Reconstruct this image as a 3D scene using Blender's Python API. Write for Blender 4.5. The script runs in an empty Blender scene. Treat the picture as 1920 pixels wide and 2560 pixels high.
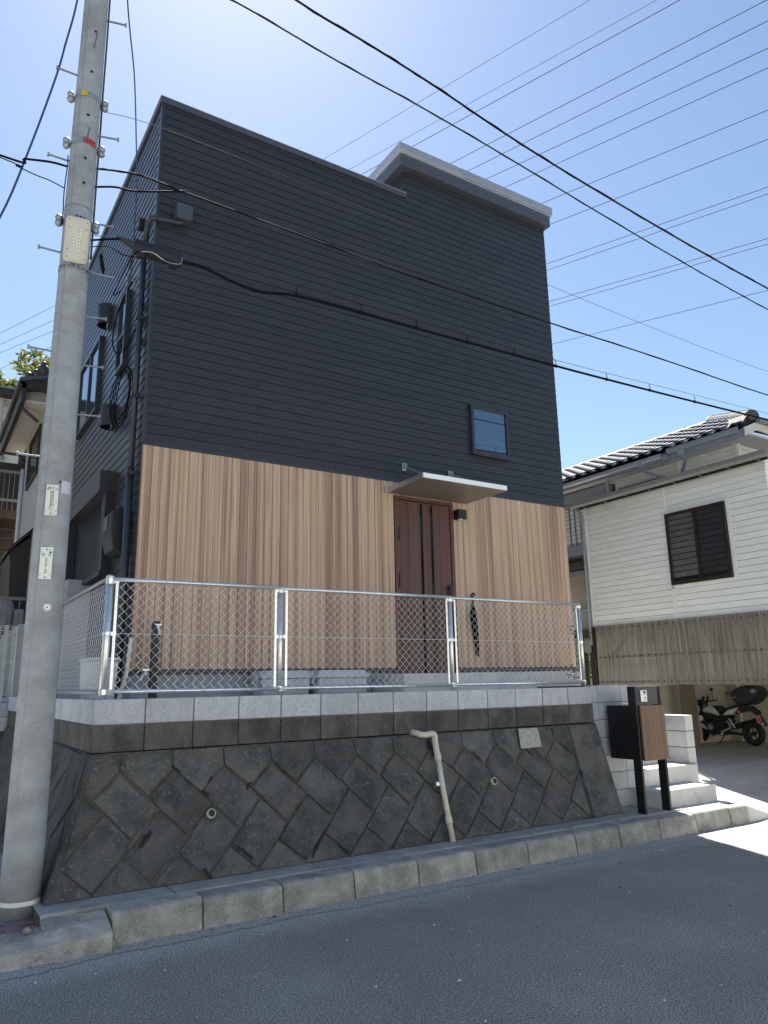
import bpy, bmesh, math, random
from mathutils import Vector, Matrix
from math import sin, cos, pi, radians, sqrt
random.seed(7)
SC = bpy.context.scene
COL = SC.collection

# ------------------------------------------------------------------ camera
cd = bpy.data.cameras.new("camera"); cam = bpy.data.objects.new("camera", cd); COL.objects.link(cam)
YAW, PITCH, ROLL = radians(32.459), radians(13.0775), radians(-1.089)
fwd = Vector((sin(YAW)*cos(PITCH), cos(YAW)*cos(PITCH), sin(PITCH)))
rt = Vector((cos(YAW), -sin(YAW), 0)); up = rt.cross(fwd)
r2 = rt*cos(ROLL)+up*sin(ROLL); u2 = -rt*sin(ROLL)+up*cos(ROLL)
mw = Matrix((r2, u2, -fwd)).transposed().to_4x4(); mw.translation = Vector((-1.2629, -6.2854, 0.0836))
cam.matrix_world = mw
cd.sensor_fit = 'VERTICAL'; cd.sensor_height = 24.0; cd.lens = 1842.7/2560*24.0
cd.clip_start = 0.05; cd.clip_end = 2000
SC.camera = cam

# ------------------------------------------------------------------ sky, sun, exposure
SUN_AZ, SUN_EL = radians(18.4), radians(56.0)
w = bpy.data.worlds.new("World"); SC.world = w; w.use_nodes = True
nt = w.node_tree
bg = nt.nodes["Background"]
sky = nt.nodes.new("ShaderNodeTexSky"); sky.sky_type = 'NISHITA'; sky.sun_disc = False
sky.sun_elevation = SUN_EL; sky.sun_rotation = SUN_AZ
sky.altitude = 20; sky.air_density = 1.2; sky.dust_density = 0.35; sky.ozone_density = 2.2
nt.links.new(sky.outputs[0], bg.inputs[0]); bg.inputs[1].default_value = 0.05
sl = bpy.data.lights.new("sun", 'SUN'); so = bpy.data.objects.new("sun", sl); COL.objects.link(so)
sl.energy = 5.0; sl.angle = radians(0.53); sl.color = (1.0, 0.95, 0.86)
sv = Vector((sin(SUN_AZ)*cos(SUN_EL), cos(SUN_AZ)*cos(SUN_EL), sin(SUN_EL)))
so.rotation_euler = sv.to_track_quat('Z', 'Y').to_euler(); so.location = sv*60
SC.view_settings.view_transform = 'Standard'; SC.view_settings.look = 'None'
SC.view_settings.gamma = 1.0; SC.view_settings.use_curve_mapping = False
SC.view_settings.exposure = 1.7
SC.cycles.use_denoising = True
SC.cycles.max_bounces = 8; SC.cycles.transparent_max_bounces = 24

# ------------------------------------------------------------------ materials
def lin(c):
    return tuple(((v/255)/12.92 if v/255 <= .04045 else ((v/255+.055)/1.055)**2.4) for v in c)
MATS = {}
def pm(name, c, rough=.6, metal=0., var=.15, scale=6., bump=.0, bscale=60., stretch=(1, 1, 1), rnd=.06,
       fleck=None, fscale=40., fthr=.62, c2=None, spec=.5, detail=6., stain=None, sscale=1.5, sthr=.55, roff=True, alpha=None):
    if name in MATS: return MATS[name]
    m = bpy.data.materials.new(name); m.use_nodes = True; t = m.node_tree; N = t.nodes; L = t.links
    b = N["Principled BSDF"]; b.inputs["Roughness"].default_value = rough; b.inputs["Metallic"].default_value = metal
    b.inputs["Specular IOR Level"].default_value = spec
    tc = N.new("ShaderNodeTexCoord"); oi = N.new("ShaderNodeObjectInfo")
    ma = N.new("ShaderNodeVectorMath"); ma.operation = 'MULTIPLY_ADD'
    cx = N.new("ShaderNodeCombineXYZ")
    for i in range(3): L.new(oi.outputs["Random"], cx.inputs[i])
    L.new(cx.outputs[0], ma.inputs[0]); ma.inputs[1].default_value = (37, 53, 71) if roff else (0, 0, 0)
    L.new(tc.outputs["Object"], ma.inputs[2])
    mp = N.new("ShaderNodeMapping"); mp.inputs["Scale"].default_value = stretch; L.new(ma.outputs[0], mp.inputs[0])
    def noise(sc, det=detail, src=mp, rg=.6):
        n = N.new("ShaderNodeTexNoise"); n.inputs["Scale"].default_value = sc; n.inputs["Detail"].default_value = det
        n.inputs["Roughness"].default_value = rg
        L.new(src.outputs[0], n.inputs["Vector"]); return n
    n1 = noise(scale)
    mx = N.new("ShaderNodeMix"); mx.data_type = 'RGBA'
    ca = [max(0, v*(1-var)) for v in c]; cb = [v*(1+var) for v in (c2 or c)]
    mx.inputs[6].default_value = (*ca, 1); mx.inputs[7].default_value = (*cb, 1)
    rm = N.new("ShaderNodeMapRange"); rm.inputs[1].default_value = .3; rm.inputs[2].default_value = .7
    L.new(n1.outputs["Fac"], rm.inputs[0]); L.new(rm.outputs[0], mx.inputs[0])
    out = mx.outputs[2]
    def over(fac, col, src):
        q = N.new("ShaderNodeMix"); q.data_type = 'RGBA'; q.inputs[7].default_value = (*col, 1)
        L.new(fac, q.inputs[0]); L.new(src, q.inputs[6]); return q.outputs[2]
    def thr(n, lo, hi, amt):
        r = N.new("ShaderNodeMapRange"); r.inputs[1].default_value = lo; r.inputs[2].default_value = hi; r.inputs[4].default_value = amt
        L.new(n.outputs["Fac"], r.inputs[0]); return r.outputs[0]
    if stain: out = over(thr(noise(sscale, 8, mp, .7), sthr, sthr+.12, .8), stain, out)
    if fleck: out = over(thr(noise(fscale, 3, mp), fthr, fthr+.06, .75), fleck, out)
    hs = N.new("ShaderNodeHueSaturation"); L.new(out, hs.inputs["Color"])
    mr = N.new("ShaderNodeMapRange"); mr.inputs[3].default_value = 1-rnd; mr.inputs[4].default_value = 1+rnd
    L.new(oi.outputs["Random"], mr.inputs[0]); L.new(mr.outputs[0], hs.inputs["Value"])
    L.new(hs.outputs[0], b.inputs["Base Color"])
    if bump:
        bn = noise(bscale, 4); bu = N.new("ShaderNodeBump"); bu.inputs["Strength"].default_value = bump; bu.inputs["Distance"].default_value = .01
        L.new(bn.outputs["Fac"], bu.inputs["Height"]); L.new(bu.outputs[0], b.inputs["Normal"])
    MATS[name] = m; return m

M = {}
M['siding'] = pm('charcoal_siding', (0.034, 0.035, 0.0385), .34, var=.08, scale=3, bump=.12, bscale=160, stretch=(1, 1, 3), rnd=.07, spec=.42)
M['trimdark'] = pm('dark_metal_trim', (0.03, 0.033, 0.044), .4, var=.08, rnd=.03)
M['wallcore'] = pm('dark_wall_core', (.02, .02, .022), .8)
M['fascia'] = pm('charcoal_fascia', (0.062, 0.066, 0.085), .4, var=.06, rnd=.02)
M['silverroof'] = pm('silver_roof_metal', (.42, .42, .44), .38, metal=.5, var=.06, rnd=.03)
M['alu'] = pm('aluminium', (.62, .62, .63), .3, metal=.85, var=.05, rnd=.02)
M['galv'] = pm('galvanised_steel', (.74, .77, .78), .32, metal=.85, var=.16, scale=30, rnd=.03)
M['canopysoffit'] = pm('brushed_wood_reflection_soffit', (.26, .225, .195), .38, metal=.3, var=.12, scale=6, stretch=(1, 12, 1)); M['whitealu'] = pm('white_aluminium', (.85, .86, .87), .4, metal=.1, var=.03)  # soffit brown paints in the reflection of the wood cladding
M['galvdull'] = pm('dull_galvanised_steel', (.33, .35, .37), .5, metal=.6, var=.2, scale=20, rnd=.05)
M['wire'] = pm('zinc_wire', (.78, .79, .80), .4, metal=.3, var=.06, rnd=.02)
M['block'] = pm('grey_concrete_block', (.50, .515, .55), .88, var=.14, scale=12, bump=.7, bscale=110, rnd=.09, fleck=(.34, .35, .38), fscale=90, fthr=.55, stretch=(1, 1, .55), detail=9)
M['blockclean'] = pm('clean_concrete_block', (0.5, 0.512, 0.537), .85, var=.12, scale=5, bump=.15, bscale=90, rnd=.06, stain=(.3, .31, .32), sscale=3, sthr=.58)
M['blockdark'] = pm('weathered_dark_block', (.095, .089, .080), .92, var=.4, scale=6, bump=.5, bscale=80, rnd=.14, stain=(.045, .042, .038), sscale=2.8, sthr=.50, fleck=(.16, .155, .14), fscale=60, fthr=.61, stretch=(1, 1, .6), detail=10)
M['stone'] = pm('weathered_retaining_stone', (.092, .089, .085), .92, var=.4, scale=5, bump=.9, bscale=70, rnd=.22, stain=(.042, .048, .046), sscale=3.4, sthr=.50, fleck=(.19, .185, .172), fscale=44, fthr=.60, detail=11)
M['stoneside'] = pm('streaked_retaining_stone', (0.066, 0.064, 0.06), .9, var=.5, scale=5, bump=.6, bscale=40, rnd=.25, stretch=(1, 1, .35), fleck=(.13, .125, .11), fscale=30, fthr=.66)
M['mortar'] = pm('grey_brown_mortar', (.088, .084, .074), .95, var=.4, scale=9, bump=.4, bscale=60, stain=(.030, .029, .026), sscale=2.2, sthr=.54)
M['voidshade'] = pm('black_joint_void_shade', (.012, .012, .011), .8, var=.2)  # black painted as the shade inside empty wall joints
M['mortarl'] = pm('block_mortar', (.13, .13, .13), .95, var=.3, scale=9)
M['kerb'] = pm('weathered_kerb_concrete', (.33, .32, .29), .92, var=.42, scale=6, bump=.9, bscale=75, rnd=.12, fleck=(.43, .42, .39), fscale=80, fthr=.57, stain=(.20, .198, .18), sscale=2.6, sthr=.49, detail=10)
M['pave'] = pm('worn_pavement_concrete', (0.312, 0.312, 0.3), .9, var=.25, scale=5, bump=.4, bscale=70, rnd=.1, fleck=(.4, .4, .38), fscale=70, fthr=.66, stain=(.14, .14, .13), sscale=2.5)
M['newconc'] = pm('new_concrete', (0.552, 0.552, 0.54), .85, var=.13, scale=3, bump=.12, bscale=60, rnd=.05, stain=(.34, .35, .35), sscale=2.2, sthr=.55)
M['found'] = pm('foundation_concrete', (0.324, 0.348, 0.36), .85, var=.12, scale=4, bump=.1, rnd=.03)
M['drive'] = pm('driveway_concrete', (.36, .36, .35), .9, var=.16, scale=1.6, bump=.15, bscale=40, stretch=(.5, 1.6, 1), stain=(.28, .28, .28), sscale=.9)
M['paver'] = pm('faded_red_paver', (.19, .125, .13), .9, var=.25, scale=8, bump=.4, rnd=.15)
M['pole'] = pm('pole_concrete', (.295, .312, .325), .8, var=.16, scale=3, bump=.22, bscale=22, stretch=(1.6, 1.6, 2.4), stain=(.22, .225, .225), sscale=1.0, sthr=.5, detail=9, fleck=(.40, .41, .41), fscale=60, fthr=.60)
M['white'] = pm('white_plate', (.74, .78, .72), .5, var=.03)
M['ink'] = pm('black_ink', (.015, .015, .018), .6, var=.02)
M['green'] = pm('green_ink', (.02, .2, .1), .6, var=.02)
M['lilac'] = pm('pale_lilac_sticker', (.6, .56, .68), .5, var=.05)
M['red'] = pm('red_tag', (.45, .05, .06), .5); M['rust'] = pm('rust', (.11, .03, .02), .8); M['yellow'] = pm('yellow_tag', (.6, .36, .03), .5)
M['lampbody'] = pm('cream_lamp_body', (.55, .53, .46), .45, var=.06)
M['black'] = pm('black_powder_coat', (.008, .008, .009), .45, var=.05, rnd=.02)
M['blackp'] = pm('black_plastic', (.014, .015, .018), .5, var=.1)
M['cable'] = pm('black_cable', (.009, .010, .012), .85, var=.1, spec=.04)
M['cablegrey'] = pm('grey_cable', (.06, .06, .068), .85, var=.2, scale=20, spec=.05)
M['cableblue'] = pm('blue_cable', (.03, .06, .17), .5, var=.1)
M['pvc'] = pm('old_cream_pvc', (.60, .56, .46), .45, var=.1, scale=9, rnd=.04)
M['greyplastic'] = pm('pale_grey_plastic', (.47, .49, .52), .5, var=.06, rnd=.03)
M['boxgrey'] = pm('grey_steel_panel', (.30, .30, .33), .5, var=.05)
M['plate'] = pm('speckled_metal_plate', (.36, .36, .30), .55, metal=.3, var=.3, scale=40, rnd=0)
M['panel'] = pm('dark_grey_panel', (.055, .058, .066), .4, var=.05)
M['whitesiding'] = pm('aged_white_siding', (0.80, 0.80, 0.755), .55, var=.05, scale=3, rnd=.035, stain=(.60, .585, .50), sscale=1.0, sthr=.60)
M['cream'] = pm('cream_wall', (0.529, 0.494, 0.414), .7, var=.08, rnd=.04)
M['guttergrey'] = pm('blue_grey_gutter', (.22, .24, .28), .45, var=.1, rnd=.05)
M['gutterbrown'] = pm('taupe_gutter', (.20, .19, .18), .42, var=.1, rnd=.05)
M['tile'] = pm('glazed_blue_black_tile', (.06, .078, .105), .55, var=.3, scale=12, rnd=.25, spec=.35)
M['tilegreen'] = pm('glazed_ridge_tile', (.05, .06, .06), .5, var=.3, rnd=.25)
M['bronze'] = pm('bronze_sash', (.022, .017, .013), .4, var=.1)
M['slat'] = pm('reflected_slat', (.10, .092, .082), .5, var=.25, scale=8, rnd=.12); M['slatdark'] = pm('dark_reflected_slat', (.03, .03, .033), .3, var=.2, scale=8, rnd=.1)  # slat tones imitate siding reflected in the white house's window
M['darkwood'] = pm('dark_weathered_wood', (.05, .035, .022), .8, var=.4, scale=6, stretch=(4, 4, .6), rnd=.15)
M['brownpost'] = pm('brown_post_sheet', (.16, .12, .09), .7, var=.1)
M['tyre'] = pm('tyre_rubber', (.008, .008, .008), .75, var=.1)
M['bikewhite'] = pm('white_motorcycle_plastic', (.62, .62, .60), .3, var=.02)
M['seat'] = pm('black_vinyl', (.01, .01, .011), .55, var=.1)
M['engine'] = pm('dark_engine_metal', (.03, .03, .032), .45, metal=.5, var=.3, scale=20)
M['pink'] = pm('pink_number_plate', (.60, .16, .22), .5, var=.03)
M['orange'] = pm('orange_lens', (.5, .1, .01), .25)
M['stucco'] = pm('grey_beige_stucco', (0.432, 0.402, 0.372), .9, var=.08, scale=8, bump=.3, bscale=120)
M['soffit'] = pm('pale_soffit_board', (0.6, 0.576, 0.528), .8, var=.04)
M['mossypost'] = pm('mossy_plaster', (.40, .38, .33), .9, var=.3, scale=5, stain=(.12, .12, .09), sscale=3, sthr=.5)
M['tank'] = pm('grey_tank', (.34, .33, .34), .5, var=.1)
M['trunk'] = pm('bark', (.07, .05, .035), .9, var=.4)
M['ground'] = pm('earth', (.12, .11, .09), .95, var=.3)
M['stepsteel'] = pm('bolt_steel', (.22, .24, .28), .5, metal=.5, var=.15)

def leafmat(name, c, c2):
    m = pm(name, c, .55, var=.35, scale=1.2, c2=c2, rnd=.0, roff=False)
    t = m.node_tree; b = t.nodes["Principled BSDF"]; o = t.nodes["Material Output"]
    tr = t.nodes.new("ShaderNodeBsdfTranslucent"); ms = t.nodes.new("ShaderNodeMixShader"); ms.inputs[0].default_value = .35
    src = b.inputs["Base Color"].links[0].from_socket
    t.links.new(src, tr.inputs[0]); t.links.new(b.outputs[0], ms.inputs[1]); t.links.new(tr.outputs[0], ms.inputs[2]); t.links.new(ms.outputs[0], o.inputs[0])
    return m
M['bamboo'] = leafmat('bamboo_leaves', (.09, .115, .028), (.20, .20, .05))
M['leaf'] = leafmat('broadleaf_leaves', (.04, .06, .018), (.075, .09, .025))
M['hillleaf'] = leafmat('hill_leaves', (.06, .05, .02), (.12, .085, .03))

def glassmat(name, c, rough=.03, ior=1.9):
    m = bpy.data.materials.new(name); m.use_nodes = True; t = m.node_tree; b = t.nodes["Principled BSDF"]
    n = t.nodes.new("ShaderNodeTexNoise"); n.inputs["Scale"].default_value = .8
    tc = t.nodes.new("ShaderNodeTexCoord"); t.links.new(tc.outputs["Object"], n.inputs["Vector"])
    bu = t.nodes.new("ShaderNodeBump"); bu.inputs["Strength"].default_value = .015; bu.inputs["Distance"].default_value = .05
    t.links.new(n.outputs["Fac"], bu.inputs["Height"]); t.links.new(bu.outputs[0], b.inputs["Normal"])
    b.inputs["Base Color"].default_value = (*c, 1); b.inputs["Roughness"].default_value = rough; b.inputs["IOR"].default_value = ior
    b.inputs["Specular Tint"].default_value = (.62, .82, 1, 1)
    return m
M['glass'] = glassmat('reflective_window_glass', (.03, .04, .055), .02, 3.0)
M['darkglass'] = glassmat('dark_window_glass', (.016, .017, .018), .05, 1.5)
M['doorglass'] = glassmat('smoked_door_glass', (.006, .005, .005), .08, 1.4)

def woodmat(name, stops, sx=46., sz=.5, rough=.6, bump=.05, axis='x'):
    m = bpy.data.materials.new(name); m.use_nodes = True; t = m.node_tree; N = t.nodes; L = t.links; b = N["Principled BSDF"]
    b.inputs["Roughness"].default_value = rough
    tc = N.new("ShaderNodeTexCoord"); oi = N.new("ShaderNodeObjectInfo"); cx = N.new("ShaderNodeCombineXYZ")
    for i in range(3): L.new(oi.outputs["Random"], cx.inputs[i])
    ma = N.new("ShaderNodeVectorMath"); ma.operation = 'MULTIPLY_ADD'; ma.inputs[1].default_value = (31, 17, 43)
    L.new(cx.outputs[0], ma.inputs[0]); L.new(tc.outputs["Object"], ma.inputs[2])
    def nz(s, d, r=.55):
        mp = N.new("ShaderNodeMapping"); mp.inputs["Scale"].default_value = s; L.new(ma.outputs[0], mp.inputs[0])
        n = N.new("ShaderNodeTexNoise"); n.inputs["Scale"].default_value = 1; n.inputs["Detail"].default_value = d; n.inputs["Roughness"].default_value = r
        n.inputs["Distortion"].default_value = .25
        L.new(mp.outputs[0], n.inputs["Vector"]); return n
    a = nz((sx*.5, sx*.5, sz*.35), 2.5, .6); c = nz((sx*4, sx*4, sz*3), 4)
    ad = N.new("ShaderNodeMath"); ad.operation = 'MULTIPLY_ADD'; ad.inputs[1].default_value = .16; L.new(c.outputs["Fac"], ad.inputs[0]); L.new(a.outputs["Fac"], ad.inputs[2])
    sb = N.new("ShaderNodeMath"); sb.operation = 'SUBTRACT'; sb.inputs[1].default_value = .08; L.new(ad.outputs[0], sb.inputs[0])
    # each plank also leans to its own tone
    pr = N.new("ShaderNodeMath"); pr.operation = 'MULTIPLY_ADD'; pr.inputs[1].default_value = .20; L.new(oi.outputs["Random"], pr.inputs[0]); L.new(sb.outputs[0], pr.inputs[2])
    ps = N.new("ShaderNodeMath"); ps.operation = 'SUBTRACT'; ps.inputs[1].default_value = .10; L.new(pr.outputs[0], ps.inputs[0])
    rp = N.new("ShaderNodeValToRGB"); cr = rp.color_ramp
    while len(cr.elements) < len(stops): cr.elements.new(.5)
    for e, (p, col) in zip(cr.elements, stops): e.position = p; e.color = (*col, 1)
    L.new(ps.outputs[0], rp.inputs[0]); L.new(rp.outputs[0], b.inputs["Base Color"])
    bu = N.new("ShaderNodeBump"); bu.inputs["Strength"].default_value = bump; bu.inputs["Distance"].default_value = .004
    L.new(c.outputs["Fac"], bu.inputs["Height"]); L.new(bu.outputs[0], b.inputs["Normal"])
    return m
M['wood'] = woodmat('printed_wood_cladding', [(.30, (.265, .165, .118)), (.39, (.375, .24, .172)), (.46, (.425, .28, .198)), (.51, (.515, .36, .24)), (.57, (.565, .41, .275)), (.63, (.39, .255, .185)), (.72, (.63, .48, .345))], sx=34.)
M['doorwood'] = woodmat('dark_red_brown_door', [(.3, (.062, .024, .018)), (.5, (.085, .032, .025)), (.7, (.112, .046, .036))], 60, .6, .4)
M['postwood'] = woodmat('walnut_letterbox_door', [(.3, (.12, .070, .044)), (.5, (.16, .095, .06)), (.7, (.21, .13, .085))], 60, .6, .5)

EDGE = -1.22+4.85+.27
def roadmat(name='worn_asphalt', EDGE=EDGE):
    m = bpy.data.materials.new(name); m.use_nodes = True; t = m.node_tree; N = t.nodes; L = t.links; b = N["Principled BSDF"]
    b.inputs["Roughness"].default_value = .82
    tc = N.new("ShaderNodeTexCoord")
    def nz(s, d=4, r=.6):
        n = N.new("ShaderNodeTexNoise"); n.inputs["Scale"].default_value = s; n.inputs["Detail"].default_value = d; n.inputs["Roughness"].default_value = r
        L.new(tc.outputs["Object"], n.inputs["Vector"]); return n
    def ramp(src, stops):
        r = N.new("ShaderNodeValToRGB"); e = r.color_ramp
        while len(e.elements) < len(stops): e.elements.new(.5)
        for q, (p, c) in zip(e.elements, stops): q.position = p; q.color = (*c, 1)
        L.new(src, r.inputs[0]); return r.outputs[0]
    base = ramp(nz(.8, 9, .72).outputs["Fac"], [(.34, (.205, .203, .185)), (.5, (.240, .238, .216)), (.64, (.282, .280, .256))])
    agg = ramp(nz(92, 4, .78).outputs["Fac"], [(.36, (.12, .12, .13)), (.45, (.62, .62, .62)), (.54, (1.15, 1.15, 1.15)), (.62, (2.3, 2.3, 2.25))])
    sx = N.new("ShaderNodeSeparateXYZ"); L.new(tc.outputs["Object"], sx.inputs[0])
    rg = N.new("ShaderNodeMath"); rg.operation = 'MULTIPLY_ADD'; rg.inputs[1].default_value = .55; L.new(nz(5, 8, .75).outputs["Fac"], rg.inputs[0]); L.new(sx.outputs[1], rg.inputs[2])
    ed = N.new("ShaderNodeMapRange"); ed.inputs[1].default_value = EDGE-.05; ed.inputs[2].default_value = EDGE+.22; ed.inputs[4].default_value = .85; L.new(rg.outputs[0], ed.inputs[0])
    cg = N.new("ShaderNodeMix"); cg.data_type = 'RGBA'; cg.inputs[7].default_value = (.37, .366, .345, 1); L.new(ed.outputs[0], cg.inputs[0]); L.new(base, cg.inputs[6])
    mu = N.new("ShaderNodeMix"); mu.data_type = 'RGBA'; mu.blend_type = 'MULTIPLY'; mu.inputs[0].default_value = .95
    L.new(cg.outputs[2], mu.inputs[6]); L.new(agg, mu.inputs[7])
    fl = ramp(nz(30, 2, .4).outputs["Fac"], [(.70, (0, 0, 0)), (.73, (1, 1, 1))])
    mf = N.new("ShaderNodeMix"); mf.data_type = 'RGBA'; mf.inputs[7].default_value = (.42, .42, .41, 1); L.new(fl, mf.inputs[0]); L.new(mu.outputs[2], mf.inputs[6])
    # longitudinal paler wear near the gutter joint
    L.new(mf.outputs[2], b.inputs["Base Color"])
    bu = N.new("ShaderNodeBump"); bu.inputs["Strength"].default_value = .5; bu.inputs["Distance"].default_value = .005
    L.new(nz(190, 5, .8).outputs["Fac"], bu.inputs["Height"]); L.new(bu.outputs[0], b.inputs["Normal"])
    return m
M['road'] = roadmat()
M['gutter'] = roadmat('rough_worn_gutter_concrete', -9)

def sheetmat():
    m = pm('dirty_corrugated_plastic', (.33, .275, .21), .5, var=.5, scale=3, stretch=(1, 14, .35), roff=False, c2=(.42, .39, .33))
    t = m.node_tree; b = t.nodes["Principled BSDF"]; o = t.nodes["Material Output"]
    tl = t.nodes.new("ShaderNodeBsdfTranslucent"); tp = t.nodes.new("ShaderNodeBsdfTransparent")
    src = b.inputs["Base Color"].links[0].from_socket; t.links.new(src, tl.inputs[0])
    m1 = t.nodes.new("ShaderNodeMixShader"); m1.inputs[0].default_value = .35; m2 = t.nodes.new("ShaderNodeMixShader"); m2.inputs[0].default_value = .22
    t.links.new(b.outputs[0], m1.inputs[1]); t.links.new(tl.outputs[0], m1.inputs[2]); t.links.new(m1.outputs[0], m2.inputs[1]); t.links.new(tp.outputs[0], m2.inputs[2]); t.links.new(m2.outputs[0], o.inputs[0])
    return m
M['sheet'] = sheetmat()

# ------------------------------------------------------------------ mesh helpers
class MB:
    def __init__(s): s.v = []; s.f = []
    def quad(s, *p):
        n = len(s.v); s.v += [tuple(q) for q in p]; s.f.append(tuple(range(n, n+len(p)))); return s
    def box(s, x0, x1, y0, y1, z0, z1):
        n = len(s.v)
        s.v += [(x0, y0, z0), (x1, y0, z0), (x1, y1, z0), (x0, y1, z0), (x0, y0, z1), (x1, y0, z1), (x1, y1, z1), (x0, y1, z1)]
        s.f += [tuple(n+i for i in q) for q in ((0, 3, 2, 1), (4, 5, 6, 7), (0, 1, 5, 4), (1, 2, 6, 5), (2, 3, 7, 6), (3, 0, 4, 7))]; return s
    def prism(s, poly, d):
        """closed polygon of 3-D points pushed along vector d"""
        n = len(s.v); k = len(poly); d = Vector(d)
        a = [Vector(p) for p in poly]
        nrm = Vector((0, 0, 0))
        for i in range(k): nrm += a[i].cross(a[(i+1) % k])
        if nrm.dot(d) > 0: a.reverse()
        s.v += [tuple(p) for p in a]+[tuple(p+d) for p in a]
        s.f.append(tuple(n+i for i in range(k))); s.f.append(tuple(n+k+i for i in reversed(range(k))))
        for i in range(k):
            j = (i+1) % k; s.f.append((n+j, n+i, n+k+i, n+k+j))
        return s
    def stone(s, poly, nrm, depth, bev):
        """polygon block: chamfered front face proud of the back by depth along nrm"""
        n = len(s.v); k = len(poly); N_ = Vector(nrm); a = [Vector(p) for p in poly]
        c = sum(a, Vector((0, 0, 0)))/k
        area = Vector((0, 0, 0))
        for i in range(k): area += a[i].cross(a[(i+1) % k])
        if area.dot(N_) < 0: a.reverse()
        ins = []
        for p in a:
            q = c-p; l = q.length; ins.append(p+q*(bev*1.3/l))
        jit = lambda: Vector((random.uniform(-.003, .003),)*3)
        s.v += [tuple(p) for p in a]+[tuple(p+N_*(depth-bev)) for p in a]+[tuple(p+N_*depth+jit()) for p in ins]
        for r in range(2):
            for i in range(k):
                j = (i+1) % k; s.f.append((n+r*k+i, n+r*k+j, n+(r+1)*k+j, n+(r+1)*k+i))
        s.f.append(tuple(n+2*k+i for i in range(k)))
        return s
    def tube(s, pts, r, n=6, cap=True):
        P = [Vector(p) for p in pts]; b = len(s.v); m = len(P); pu = None
        for i, p in enumerate(P):
            t = (P[min(i+1, m-1)]-P[max(i-1, 0)]).normalized()
            if pu is None: pu = t.cross(Vector((0, 0, 1)) if abs(t.z) < .9 else Vector((1, 0, 0))).normalized()
            else: pu = (pu-t*pu.dot(t)).normalized()
            pv = t.cross(pu); rr = r[i] if isinstance(r, (list, tuple)) else r
            for k in range(n):
                a = 2*pi*k/n; s.v.append(tuple(p+(pu*cos(a)+pv*sin(a))*rr))
        for i in range(m-1):
            for k in range(n):
                k2 = (k+1) % n; s.f.append((b+i*n+k, b+i*n+k2, b+(i+1)*n+k2, b+(i+1)*n+k))
        if cap:
            s.f.append(tuple(b+k for k in reversed(range(n)))); s.f.append(tuple(b+(m-1)*n+k for k in range(n)))
        return s
    def ring(s, c, ax, R_, r, n=24, k=8):
        """torus"""
        c = Vector(c); ax = Vector(ax).normalized(); e = ax.cross(Vector((0, 0, 1)) if abs(ax.z) < .9 else Vector((1, 0, 0))).normalized(); g = ax.cross(e)
        b = len(s.v); rx, ra = r if isinstance(r, tuple) else (r, r)
        for i in range(n):
            a = 2*pi*i/n; d = e*cos(a)+g*sin(a)
            for j in range(k):
                q = 2*pi*j/k; s.v.append(tuple(c+d*(R_+rx*cos(q))+ax*(ra*sin(q))))
        for i in range(n):
            for j in range(k):
                i2 = (i+1) % n; j2 = (j+1) % k; s.f.append((b+i*k+j, b+i2*k+j, b+i2*k+j2, b+i*k+j2))
        return s
    def ball(s, c, r, n=10, m=6, sq=(1, 1, 1)):
        b = len(s.v); c = Vector(c)
        for i in range(m+1):
            t = pi*i/m
            for j in range(n):
                a = 2*pi*j/n; s.v.append((c.x+r*sq[0]*sin(t)*cos(a), c.y+r*sq[1]*sin(t)*sin(a), c.z+r*sq[2]*cos(t)))
        for i in range(m):
            for j in range(n):
                j2 = (j+1) % n; s.f.append((b+i*n+j, b+(i+1)*n+j, b+(i+1)*n+j2, b+i*n+j2))
        return s
    def mesh(s, name, mat, org=(0, 0, 0), bevel=0, smooth=False, seg=1):
        me = bpy.data.meshes.new(name); o = Vector(org)
        me.from_pydata([tuple(Vector(v)-o) for v in s.v], [], s.f)
        if bevel or True:
            bm = bmesh.new(); bm.from_mesh(me)
            if bevel: 
                bmesh.ops.bevel(bm, geom=[e for e in bm.edges if len(e.link_faces) == 2 and e.calc_face_angle(0) > .5], offset=bevel, segments=seg, affect='EDGES', clamp_overlap=True, profile=.6)
            bmesh.ops.recalc_face_normals(bm, faces=bm.faces) if bevel else None
            bm.to_mesh(me); bm.free()
        me.materials.append(mat)
        if smooth: me.shade_smooth()
        return me
    def build(s, name, mat, parent=None, bevel=0, smooth=False, seg=1):
        org = ORG.get(parent.name, Vector((0, 0, 0))) if parent else Vector((0, 0, 0))
        if parent is None and s.v:
            xs = [v[0] for v in s.v]; ys = [v[1] for v in s.v]; zs = [v[2] for v in s.v]
            org = Vector(((min(xs)+max(xs))/2, (min(ys)+max(ys))/2, min(zs)))
        o = bpy.data.objects.new(name, s.mesh(name, mat, org, bevel, smooth, seg)); COL.objects.link(o)
        if parent: o.parent = parent
        else: o.location = org
        ORG[o.name] = org
        return o
ORG = {}
def empty(name, loc):
    o = bpy.data.objects.new(name, None); COL.objects.link(o); o.location = loc; o.empty_display_size = .2
    ORG[o.name] = Vector(loc); return o
def tag(o, label=None, cat=None, group=None, kind=None):
    if label: o['label'] = label
    if cat: o['category'] = cat
    if group: o['group'] = group
    if kind: o['kind'] = kind
    return o
def inst(name, me, parent, loc, rot=(0, 0, 0), scale=None):
    o = bpy.data.objects.new(name, me); COL.objects.link(o); o.parent = parent
    o.location = Vector(loc)-ORG[parent.name]; o.rotation_euler = rot
    if scale: o.scale = scale
    ORG[o.name] = ORG[parent.name]
    return o
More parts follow.
